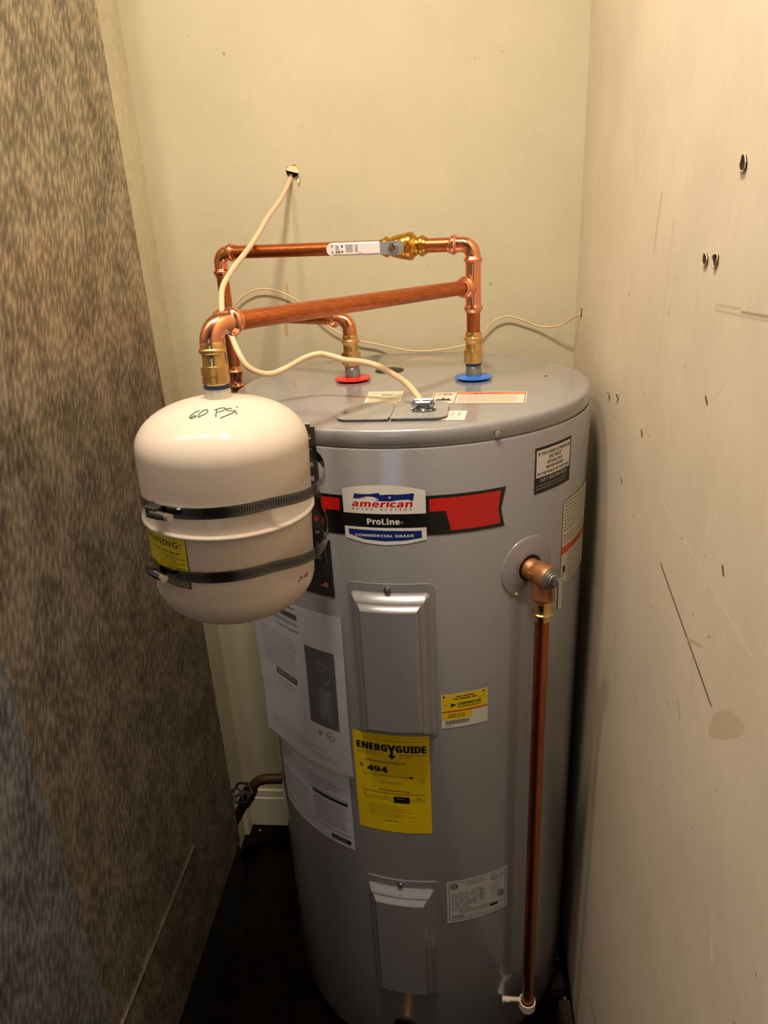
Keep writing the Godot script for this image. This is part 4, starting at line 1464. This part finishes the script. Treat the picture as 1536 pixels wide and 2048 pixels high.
func build_pipes() -> void:
	var col := Vector3(0.1109, 0, -0.0063)
	var Y := func(y: float) -> Vector3: return Vector3(col.x, y, col.z)
	# cold side
	collar("blue_collar", "flat blue plastic collar round the cold water nipple", Color(0.10, 0.45, 0.86), Y.call(TOP))
	var t := thing("cold_water_pipe", "copper pipe loop rising from the blue collar with a tee to the tank", "pipe", Vector3.ZERO)
	nipple(t, Y.call(TOP), 0.0205)
	var tp := MB.new()
	lathe(tp, [Vector2(0.0130, 0.0235), Vector2(0.0138, 0.024), Vector2(0.0134, 0.026), Vector2(0.0139, 0.027), Vector2(0.0134, 0.029), Vector2(0.0130, 0.0305)], 36, Transform3D(Basis(), Y.call(TOP)))
	obj("sealing_tape", tp, mat(Color(0.14, 0.25, 0.36), 0.4), t, "dark blue thread tape")
	adapter(t, Y.call(TOP + 0.0285), Vector3.UP, 1.0, 0.35)
	straight("pipe", t, Y.call(1.432), Y.call(1.490))
	# tee
	var E := Vector3(-0.1935, 1.5213, 0.433)
	var tj: Vector3 = Y.call(1.513)
	var bd := (E - tj).normalized()
	var tee := MB.new()
	var ps := []
	var rs := []
	for q in [[1.4715, 0.0128], [1.4735, 0.0132], [1.4755, 0.0150], [1.4775, 0.0158], [1.4805, 0.0158], [1.4825, 0.0146], [1.4845, 0.0130], [1.50, 0.0127], [1.53, 0.0127], [1.548, 0.0127]]:
		ps.append(Y.call(q[0]))
		rs.append(q[1])
	sweep(tee, ps, rs, 32)
	ps = []
	rs = []
	for q in [[0.0, 0.0120], [0.0170, 0.0122], [0.0195, 0.0134], [0.0210, 0.0156], [0.0230, 0.0170], [0.0255, 0.0170], [0.0275, 0.0156], [0.0288, 0.0136], [0.0300, 0.0134], [0.0312, 0.0146], [0.0335, 0.0146], [0.0350, 0.0134], [0.0362, 0.0128]]:
		ps.append(tj + bd * q[0])
		rs.append(q[1])
	sweep(tee, ps, rs, 32)
	obj("tee", tee, copper_fit, t, "bright copper press tee")
	straight("pipe", t, tj + bd * 0.034, E - bd * 0.030)
	# front elbow down into the tank
	elbow("elbow", t, E, -bd, 0.0400, true, Vector3(-0.03, -1, 0.0), 0.0300, false, 0.0126, 0.021)
	var neck := Vector3(TX, 1.3, TZ) + Vector3(sin(deg_to_rad(2.0)), cos(deg_to_rad(2.0)), 0) * 0.1562
	adapter(t, neck, (E - neck).normalized(), 0.92, 0.2)
	# upper run to the left riser
	var A: Vector3 = Y.call(1.578)
	var B := Vector3(-0.345, 1.582, -0.127)
	var ud := (B - A).normalized()
	elbow("elbow", t, A, Vector3.DOWN, 0.0300, true, ud, 0.0400, true)
	straight("pipe", t, A + ud * 0.036, A + ud * 0.0782)
	straight("pipe", t, A + ud * 0.1552, B - ud * 0.030)
	elbow("elbow", t, B, -ud, 0.0330, true, Vector3.DOWN, 0.0420, true)
	straight("pipe", t, B + Vector3(0, -0.04, 0), Vector3(B.x, 0.345, B.z))
	var cp := MB.new()
	ps = []
	rs = []
	for q in [[1.372, 0.0122], [1.366, 0.0124], [1.3635, 0.0150], [1.361, 0.0158], [1.358, 0.0150], [1.3545, 0.0126], [1.345, 0.0126], [1.339, 0.0126], [1.3355, 0.0150], [1.333, 0.0158], [1.330, 0.0150], [1.3275, 0.0124], [1.322, 0.0122]]:
		ps.append(Vector3(B.x, q[0] + 0.004, B.z))
		rs.append(q[1])
	sweep(cp, ps, rs, 32)
	obj("coupling", cp, copper_fit, t, "copper coupling with two raised beads")

	# ball valve in the upper run
	var n := Vector3.UP.cross(ud).normalized()
	if n.z < 0.0:
		n = -n
	var v0 := A + ud * 0.078
	var v := thing("ball_valve", "yellow brass ball valve with white-sleeved handle in the upper copper run", "valve", v0)
	var vb := MB.new()
	var pr := []
	for q in [[0.0, 0.0112], [0.0, 0.0136], [0.004, 0.0140], [0.0052, 0.0162], [0.0085, 0.0168], [0.011, 0.0150], [0.0125, 0.0138], [0.016, 0.0142], [0.019, 0.0165], [0.0215, 0.0175], [0.024, 0.0215], [0.026, 0.0222], [0.031, 0.0222], [0.033, 0.0205], [0.036, 0.0210], [0.044, 0.0198], [0.052, 0.0180], [0.058, 0.0166], [0.061, 0.0142], [0.065, 0.0140], [0.0675, 0.0164], [0.0705, 0.0166], [0.073, 0.0140], [0.077, 0.0138], [0.077, 0.0112]]:
		pr.append(Vector2(q[1], q[0]))
	lathe(vb, pr, 40, Transform3D(along(ud, Vector3.ZERO).basis, Vector3.ZERO), 30)
	var hx := Transform3D(facing(ud, ud * 0.0).basis, Vector3.ZERO)
	prism(vb, ngon(8, 0.0226, 0.39), 0.0245, 0.0320, hx)
	lathe(vb, [Vector2(0.0112, 0.010), Vector2(0.0112, 0.024), Vector2(0.0085, 0.026), Vector2(0.0085, 0.030), Vector2(0, 0.030)], 24, along(n, ud * 0.046))
	obj("valve_body", vb, brass_cast, v)
	var hv := Node3D.new()
	hv.name = "handle"
	v.add_child(hv, true)
	var hc := ud * 0.046 + n * 0.0320
	# local frame: x along the handle, y up, z towards the viewer
	var hf := Transform3D(Basis(ud, Vector3.UP, ud.cross(Vector3.UP)).orthonormalized(), hc)
	if hf.basis.z.dot(n) < 0.0:
		hf.basis.z = -hf.basis.z
	var lv := MB.new()
	var outl := PackedVector2Array([Vector2(-0.0170, -0.004), Vector2(-0.0125, -0.0105), Vector2(-0.004, -0.0122), Vector2(0.030, -0.0085), Vector2(0.100, -0.0085), Vector2(0.100, 0.0085), Vector2(0.030, 0.0085), Vector2(-0.012, 0.0105), Vector2(-0.0170, 0.006)])
	prism(lv, outl, -0.0011, 0.0011, hf)
	obj("lever", lv, mat(Color(0.86, 0.88, 0.90), 0.30, 0.85), hv, "bright zinc lever plate")
	var gp := MB.new()
	box(gp, Vector3(0.0665, 0, 0), Vector3(0.087, 0.0205, 0.0060), 0.0026, hf)
	lathe(gp, [Vector2(0, -0.003), Vector2(0.0095, -0.003), Vector2(0.0102, -0.0015), Vector2(0.0102, 0.0015), Vector2(0.0095, 0.003), Vector2(0, 0.003)], 28, hf * Transform3D(Basis(Vector3(1, 0, 0), Vector3(0, 0, 1), Vector3(0, -1, 0)), Vector3(0.109, 0, 0)))
	obj("grip", gp, mat(Color(0.90, 0.86, 0.84), 0.45), hv, "white plastic grip printed with small black text")
	var tv := Canvas.new(66.0, 15.0, 8.0, Color(0.90, 0.86, 0.84))
	var k := Color(0.10, 0.09, 0.09)
	for q in [[2.0, 1.6], [2.0, 9.4]]:
		tv.rect(q[0], q[1] + (0.0 if q[1] < 5 else 3.2), 5.0, 0.9, k)
		tv.rect(q[0] + 1.8, q[1], 1.4, 4.0, k)
	tv.fine(10, 2.2, 8, 3, 2.6, 1.1, k, 131, 0.3)
	tv.fine(10, 10.4, 10, 2, 1.7, 1.2, k, 132, 0.1)
	tv.rect(21, 1.6, 2.6, 3.4, k)
	tv.rect(21, 9.8, 2.6, 3.2, k)
	for i in 6:
		tv.rect(28.5, 1.4 + i * 2.0, 13.0, 0.9, k)
	tv.bars(45, 1.6, 5.5, 11.0, k, 133)
	tv.fine(50, 13.2, 8, 1, 2, 0.8, k, 134)
	var tb := MB.new()
	var zz := 0.0032
	flat_sheet(tb, hf * Vector3(0.112, 0.0078, zz), hf * Vector3(0.046, 0.0078, zz), hf * Vector3(0.046, -0.0078, zz), hf * Vector3(0.112, -0.0078, zz))
	obj("grip_print", tb, print_mat(tv, 0.45), hv)
	var nut := MB.new()
	var nf := Transform3D(facing(n, hc).basis, hc)
	prism(nut, ngon(6, 0.0088, 0.2), 0.0011, 0.0062, nf)
	lathe(nut, [Vector2(0.0074, 0.0060), Vector2(0.0062, 0.0072), Vector2(0.004, 0.0074), Vector2(0.004, 0.0030), Vector2(0, 0.0030)], 20, along(n, hc))
	obj("nut", nut, steel, hv, "shiny hexagonal handle nut")
	var st := MB.new()
	lathe(st, [Vector2(0, 0.0072), Vector2(0.003, 0.0080), Vector2(0.0036, 0.0060), Vector2(0.0036, 0.002)], 16, along(n, hc))
	obj("stem", st, brass_cast, hv)

	# hot side
	var hp := Vector3(-0.1016, TOP, -0.0283)
	collar("red_collar", "flat red plastic collar round the hot water nipple", Color(0.84, 0.06, 0.04), hp)
	var h := thing("hot_water_pipe", "copper pipe rising from the red collar and bending left", "pipe")
	nipple(h, hp, 0.0215)
	var ht := MB.new()
	lathe(ht, [Vector2(0.0130, 0.0255), Vector2(0.0137, 0.0265), Vector2(0.0134, 0.0300)], 36, Transform3D(Basis(), hp))
	obj("sealing_tape", ht, mat(Color(0.62, 0.60, 0.55), 0.5), h)
	adapter(h, hp + Vector3(0, 0.0285, 0), Vector3.UP, 1.0, 0.35)
	var ha := Vector3(hp.x, 1.467, hp.z)
	var hb := Vector3(-0.387, 1.467, -0.180)
	var hd := (hb - ha).normalized()
	elbow("elbow", h, ha, Vector3.DOWN, 0.0290, false, hd, 0.0390, true)
	straight("pipe", h, ha + hd * 0.034, hb - hd * 0.030)
	elbow("elbow", h, hb, -hd, 0.0390, true, Vector3.DOWN, 0.0400, true)
	straight("pipe", h, hb + Vector3(0, -0.036, 0), hb + Vector3(0, -0.20, 0))
	elbow("elbow", h, hb + Vector3(0, -0.23, 0), Vector3.UP, 0.0400, true, Vector3(0, 0, -1), 0.0400, true)
	straight("pipe", h, hb + Vector3(0, -0.23, -0.035), hb + Vector3(0, -0.23, -0.150))

	# old shut-off by the floor behind the duct
	var old := mat(Color(0.30, 0.22, 0.14), 0.55, 0.6)
	var g := thing("gate_valve", "old dark gate valve with black handwheel beside the back baseboard", "valve")
	var gm := MB.new()
	var g0 := Vector3(-0.360, 0.345, -0.135)
	var g1 := Vector3(-0.428, 0.343, -0.133)
	var g2 := Vector3(-0.5330, 0.1500, -0.1240)
	var gp2 := [g0]
	var gi := (g0 - g1).normalized()
	var go := (g2 - g1).normalized()
	for i in 9:
		var b := i / 8.0
		gp2.append(g1 + gi * 0.028 * (1.0 - b) * (1.0 - b) + go * 0.028 * b * b)
	gp2.append(g2)
	sweep(gm, gp2, 0.0125, 20)
	obj("pipe", gm, old, g)
	var bm := MB.new()
	var bc := g1.lerp(g2, 0.28)
	var gd := (g2 - g1).normalized()
	lathe(bm, [Vector2(0, -0.026), Vector2(0.0165, -0.026), Vector2(0.0175, -0.018), Vector2(0.0155, -0.014), Vector2(0.019, 0.0), Vector2(0.0155, 0.014), Vector2(0.0175, 0.018), Vector2(0.0165, 0.026), Vector2(0, 0.026)], 24, along(gd, bc))
	var sd := Vector3(-0.02, 0.80, 0.60).normalized()
	lathe(bm, [Vector2(0.014, 0.0), Vector2(0.013, 0.026), Vector2(0.0085, 0.029), Vector2(0.0085, 0.038), Vector2(0.004, 0.040), Vector2(0.004, 0.055), Vector2(0, 0.055)], 24, along(sd, bc))
	obj("valve_body", bm, old, g)
	var wm := MB.new()
	var wf := along(sd, bc + sd * 0.051)
	var ring := []
	for i in 41:
		var a := TAU * i / 40.0
		var rr := 0.0235 + 0.0016 * cos(a * 6.0)
		ring.append(wf * Vector3(cos(a) * rr, 0, sin(a) * rr))
	sweep(wm, ring, 0.0030, 8, false)
	for i in 5:
		var a := TAU * i / 5.0
		sweep(wm, [wf * Vector3(0, 0.001, 0), wf * Vector3(cos(a) * 0.012, 0.002, sin(a) * 0.012), wf * Vector3(cos(a) * 0.0225, 0, sin(a) * 0.0225)], 0.0024, 8)
	lathe(wm, [Vector2(0, -0.003), Vector2(0.007, -0.003), Vector2(0.007, 0.004), Vector2(0, 0.004)], 16, wf)
	obj("handwheel", wm, mat(Color(0.10, 0.10, 0.12), 0.35, 0.5), g, "black spoked handwheel")

func build_relief() -> void:
	var deg := 37.0
	var d := normal_at(deg)
	var yc := 1.1225
	# thin round plate that follows the jacket
	var e := MB.new()
	var rings := [[0.0212, 0.0050], [0.0230, 0.0058], [0.030, 0.0050], [0.040, 0.0034], [0.0475, 0.0020], [0.0495, 0.0016], [0.0502, 0.0008], [0.0502, 0.0002]]
	var segs := 72
	for k in rings.size():
		for i in segs + 1:
			var a := TAU * i / segs
			var s: float = cos(a) * rings[k][0] / RJ + deg_to_rad(deg)
			var o := Vector3(sin(s), 0, cos(s))
			var k0: Array = rings[maxi(k - 1, 0)]
			var k1: Array = rings[mini(k + 1, rings.size() - 1)]
			var sl: float = -(k1[1] - k0[1]) / maxf(k1[0] - k0[0], 0.0005)
			sl = clampf(sl, -3.0, 3.0)
			var tx := Vector3(cos(s), 0, -sin(s)) * cos(a) + Vector3.UP * sin(a)
			e.vert(o * (RJ + rings[k][1]) + Vector3(0, yc + 0.0015 + sin(a) * rings[k][0], 0), (o + tx * sl).normalized())
	for k in rings.size() - 1:
		for i in segs:
			var q := k * (segs + 1) + i
			e.quad(q, q + 1, q + segs + 2, q + segs + 1)
	var es := obj("escutcheon", e, enamel)
	tag(es, "thin round grey plate pressed flat round the relief valve", "escutcheon")
	var t := thing("relief_valve", "bronze temperature and pressure relief valve with chrome test lever", "valve", Vector3(0, 0, 0))
	var xf := along(d, d * RJ + Vector3(0, yc, 0))
	var sb := MB.new()
	lathe(sb, [Vector2(0, 0.0012), Vector2(0.0211, 0.0012), Vector2(0.0211, 0.0)], 36, xf)
	obj("dark_disc", sb, black, t)  # black disc filling the dark gap round the valve stem
	var b := MB.new()
	lathe(b, [Vector2(0, 0.001), Vector2(0.0172, 0.001), Vector2(0.0172, 0.013), Vector2(0.0165, 0.015), Vector2(0.0165, 0.020), Vector2(0.0178, 0.023), Vector2(0.0186, 0.030), Vector2(0.0192, 0.040), Vector2(0.0196, 0.046), Vector2(0.0192, 0.0475), Vector2(0.0, 0.0475)], 44, xf)
	var c := d * (RJ + 0.034) + Vector3(0, yc, 0)
	lathe(b, [Vector2(0.0, 0.002), Vector2(0.0170, 0.002), Vector2(0.0172, -0.030), Vector2(0.0178, -0.033), Vector2(0.0178, -0.037), Vector2(0.0165, -0.039), Vector2(0, -0.039)], 44, Transform3D(Basis(), c))
	obj("valve_body", b, bronze, t)
	# raised triangle cast in the side
	var tri := MB.new()
	var sidev := d.cross(Vector3.UP).normalized()
	if sidev.z < 0.0:
		sidev = -sidev
	var f := facing(sidev, d * (RJ + 0.024) + Vector3(0, yc + 0.001, 0) + sidev * 0.0165)
	prism(tri, PackedVector2Array([Vector2(-0.006, 0.005), Vector2(0.007, 0.005), Vector2(-0.001, -0.006)]), 0.0, 0.003, f)
	obj("cast_mark", tri, bronze, t)
	var cp := MB.new()
	lathe(cp, [Vector2(0.0188, 0.0470), Vector2(0.0186, 0.0488), Vector2(0.0162, 0.0492), Vector2(0.0160, 0.0512), Vector2(0.0132, 0.0516), Vector2(0.0130, 0.0536), Vector2(0.0100, 0.0540), Vector2(0.0090, 0.0560), Vector2(0.0045, 0.0564), Vector2(0.0045, 0.0660), Vector2(0, 0.0660)], 40, xf, 20)
	obj("cap", cp, mat(Color(0.55, 0.52, 0.50), 0.42, 0.7), t, "stepped grey metal cap")
	var lv := MB.new()
	var lp := d * (RJ + 0.0645) + Vector3(0, yc, 0)
	var lx := facing(d, lp)
	box(lv, Vector3(0.0, -0.018, 0.0025), Vector3(0.0105, 0.046, 0.0022), 0.0008, lx)
	box(lv, Vector3(0.0062, -0.018, -0.0010), Vector3(0.0022, 0.046, 0.0085), 0.0008, lx)
	box(lv, Vector3(-0.001, 0.0075, -0.0025), Vector3(0.013, 0.0040, 0.0120), 0.0008, lx)
	box(lv, Vector3(-0.0058, 0.0020, -0.0030), Vector3(0.0022, 0.0120, 0.0110), 0.0006, lx)
	obj("test_lever", lv, steel, t, "chrome lever hanging straight down")
	# discharge pipe
	var p := thing("discharge_pipe", "straight copper discharge pipe running down the heater's right front", "pipe")
	var ad := MB.new()
	var pr := []
	for q in [[0.0, 0.0120], [0.0, 0.0150], [0.003, 0.0153], [0.0045, 0.0142], [0.006, 0.0135], [0.019, 0.0132], [0.021, 0.0138], [0.0222, 0.0158], [0.0240, 0.0164], [0.0262, 0.0158], [0.0276, 0.0140], [0.0330, 0.0134], [0.0345, 0.0128], [0.0345, 0.0110]]:
		pr.append(Vector2(q[1], -q[0]))
	lathe(ad, pr, 40, Transform3D(Basis(), c + Vector3(0, -0.039, 0)))
	obj("brass_adapter", ad, brass, p, "shiny brass press adapter at the top of the pipe")
	var pm: StandardMaterial3D = copper.duplicate()
	pm.albedo_color = Color(0.80, 0.46, 0.28)
	straight("pipe", p, c + Vector3(0, -0.070, 0), Vector3(c.x, 0.160, c.z), 0.0112, pm)
	var hg := thing("pipe_hanger", "small white plastic pipe hanger at the foot of the discharge pipe", "hanger")
	var hb := MB.new()
	lathe(hb, [Vector2(0.0134, 0.0), Vector2(0.0162, 0.0), Vector2(0.0162, 0.018), Vector2(0.0134, 0.018), Vector2(0.0134, 0.0)], 36, Transform3D(Basis(), Vector3(c.x, 0.158, c.z)))
	var pl := mat(Color(0.90, 0.85, 0.74), 0.45)
	obj("ring", hb, pl, hg)
	var ar := MB.new()
	var foot := side(30.6, 0.168, 0.005)
	var r0 := Vector3(c.x - 0.0140, 0.170, c.z - 0.004)
	sweep(ar, smooth_path([r0, r0.lerp(foot, 0.5) + Vector3(0, 0.005, 0.002), foot], 4), [0.0050, 0.0046, 0.0042, 0.0042, 0.0044, 0.0050, 0.0058, 0.0066, 0.0070], 12)
	obj("arm", ar, pl, hg)
	hex_screw("nail", hg, foot + normal_at(30.6) * 0.005 + Vector3(0, 0.002, 0), normal_at(30.6), 0.0028, steel)

func build_cables() -> void:
	var white := mat(Color(0.86, 0.73, 0.57), 0.42)
	var pts := []
	for q in CABLE:
		pts.append(Vector3(q[0], q[1], q[2]))
	var mb := MB.new()
	sweep(mb, smooth_path(pts, 6), 0.0047, 16)
	var o := obj("power_cable", mb, white)
	tag(o, "thick off-white power cable sagging from the wall hole to the lid", "cable")
	var wp := []
	for q in WIRE:
		wp.append(Vector3(q[0], q[1], q[2]))
	var wb := MB.new()
	sweep(wb, smooth_path(wp, 6), 0.0018, 10)
	var w := obj("thin_wire", wb, mat(Color(0.88, 0.76, 0.58), 0.45))
	tag(w, "thin tan wire strung along the back wall behind the pipes", "wire")
	# clamp that grips the cable on the junction cover
	var c := thing("cable_connector", "die-cast screw connector gripping the cable on the junction cover", "connector", Vector3(0.0320, TOP + 0.0048, 0.2180))
	var rm := MB.new()
	lathe(rm, [Vector2(0.0075, 0.0), Vector2(0.0150, 0.0), Vector2(0.0160, 0.0015), Vector2(0.0150, 0.0035), Vector2(0.0120, 0.0045), Vector2(0.0105, 0.012), Vector2(0.0085, 0.0125), Vector2(0.0075, 0.0)], 28)
	for i in 8:
		var a := TAU * i / 8.0
		box(rm, Vector3(cos(a) * 0.0158, 0.0015, sin(a) * 0.0158), Vector3(0.004, 0.003, 0.004), 0.0006)
	var die := mat(Color(0.50, 0.50, 0.50), 0.32, 1.0)
	obj("locknut", rm, die, c)
	var bm := MB.new()
	box(bm, Vector3(0, 0.0105, 0.0085), Vector3(0.030, 0.008, 0.005), 0.0018)
	box(bm, Vector3(0, 0.0105, -0.0085), Vector3(0.030, 0.008, 0.005), 0.0018)
	obj("saddle", bm, die, c)
	hex_screw("clamp_screw", c, Vector3(0.0125, 0.0105, 0.011), Vector3(0, 0.1, 1), 0.0032, steel)
	hex_screw("clamp_screw", c, Vector3(-0.0125, 0.0105, 0.011), Vector3(0, 0.1, 1), 0.0032, steel)

func build_small() -> void:
	# loose instruction sheet in a clear sleeve, taped at its right edge
	var t := thing("instruction_sheet", "printed instruction sheet in a clear sleeve hanging off the heater's left front", "paper")
	# it follows the jacket for a while, then stands off in a straight line
	var sheet_at := func(x: float) -> Array:
		var rr := RJ + 0.0032
		var turn := deg_to_rad(-19.2) - x / rr
		var last := deg_to_rad(-44.0)
		if turn > last:
			return [Vector3(sin(turn) * rr, 0, cos(turn) * rr), Vector3(sin(turn), 0, cos(turn))]
		var rest := (last - turn) * rr
		var o := Vector3(sin(last), 0, cos(last))
		return [o * rr + Vector3(-cos(last + 0.03), 0, sin(last + 0.03)) * rest, o]
	var nn := normal_at(-32.0)
	for lay in 2:
		var mb := MB.new()
		var nu := 24
		var nv := 20
		var w := 0.218 if lay == 0 else 0.226
		var y0 := 0.754 if lay == 0 else 0.750
		var y1 := 1.064 if lay == 0 else 1.092
		for j in nv + 1:
			for i in nu + 1:
				var a := float(i) / nu
				var b := float(j) / nv
				var x := a * w - (0.0 if lay == 0 else 0.004)
				var bow := 0.0018 * (1.0 + sin(b * 5.0 + a * 3.0))
				if lay == 1:
					bow += 0.0022 + 0.0016 * (1.0 + sin(b * 31.0 + a * 9.0)) * b
				var at: Array = sheet_at.call(x)
				mb.vert(at[0] + at[1] * bow + Vector3(0, lerpf(y0, y1, b), 0), nn, Vector2(1.0 - a, 1.0 - b))
		for j in nv:
			for i in nu:
				var q := j * (nu + 1) + i
				mb.quad(q, q + 1, q + nu + 2, q + nu + 1)
		# smooth normals from the neighbours
		for j in nv + 1:
			for i in nu + 1:
				var ia := mb.v[j * (nu + 1) + mini(i + 1, nu)] - mb.v[j * (nu + 1) + maxi(i - 1, 0)]
				var ja := mb.v[mini(j + 1, nv) * (nu + 1) + i] - mb.v[maxi(j - 1, 0) * (nu + 1) + i]
				var nv2 := ia.cross(ja).normalized()
				mb.n[j * (nu + 1) + i] = nv2 if nv2.dot(nn) > 0.0 else -nv2
		if lay == 0:
			obj("sheet", mb, print_mat(sheet_canvas(), 0.5), t)
		else:
			var cm := mat(Color(0.9, 0.92, 0.95, 0.10), 0.08)
			cm.transparency = BaseMaterial3D.TRANSPARENCY_ALPHA
			obj("clear_sleeve", mb, cm, t, "clear wrinkled plastic sleeve")
	# rubbish in the gap by the right wall
	var g := RandomNumberGenerator.new()
	g.seed = 12
	var wood := mat(Color(0.26, 0.15, 0.085), 0.9)
	wood.albedo_texture = grain(64, 64, 0.1, 1, 0.3, 0.45, 1.0, 41)
	wood.uv1_triplanar = true
	wood.uv1_scale = Vector3(8, 8, 8)
	var k := 0
	for q in [[Vector3(0.296, 0.030, 0.205), Vector3(0.026, 0.060, 0.060), 0.5, "rusty brown scrap of wood wedged beside the right wall"], [Vector3(0.288, 0.013, 0.120), Vector3(0.030, 0.026, 0.050), 0.2, "dark wood chip lying deeper in the gap by the wall"]]:
		var mb := MB.new()
		var ctr: Vector3 = q[0]
		var s: Vector3 = q[1]
		var P := []
		for i in 8:
			P.append(ctr + Vector3((-0.5 if i & 1 == 0 else 0.5) * s.x * g.randf_range(0.7, 1.1), (-0.5 if i & 2 == 0 else 0.5 * g.randf_range(0.6, 1.1)) * s.y, (-0.5 if i & 4 == 0 else 0.5) * s.z * g.randf_range(0.7, 1.1)))
		for fc in [[0, 1, 3, 2], [4, 5, 7, 6], [0, 1, 5, 4], [2, 3, 7, 6], [0, 2, 6, 4], [1, 3, 7, 5]]:
			mb.face([P[fc[0]], P[fc[1]], P[fc[2]]], ctr)
			mb.face([P[fc[0]], P[fc[2]], P[fc[3]]], ctr)
		var o := obj("wood_scrap", mb, wood)
		tag(o, q[3], "scrap")
		k += 1
	for q in [[Vector3(0.303, 0.004, 0.150), "tiny pale plaster crumb on the floor by the right wall"], [Vector3(0.300, 0.004, 0.060), "tiny pale plaster crumb deepest in the gap by the right wall"], [Vector3(-0.500, 0.004, -0.290), "tiny pale plaster crumb by the back left baseboard"]]:
		var mb := MB.new()
		lathe(mb, [Vector2(0, -0.0035), Vector2(0.0024, -0.0025), Vector2(0.0036, 0.0), Vector2(0.002, 0.0025), Vector2(0, 0.003)], 6, Transform3D(Basis(Vector3(0.3, 1, 0.2).normalized(), 0.7), q[0]), 5)
		var o := obj("plaster_crumb", mb, mat(Color(0.62, 0.60, 0.54), 0.8))
		tag(o, q[1], "crumb", "plaster crumbs on the floor")
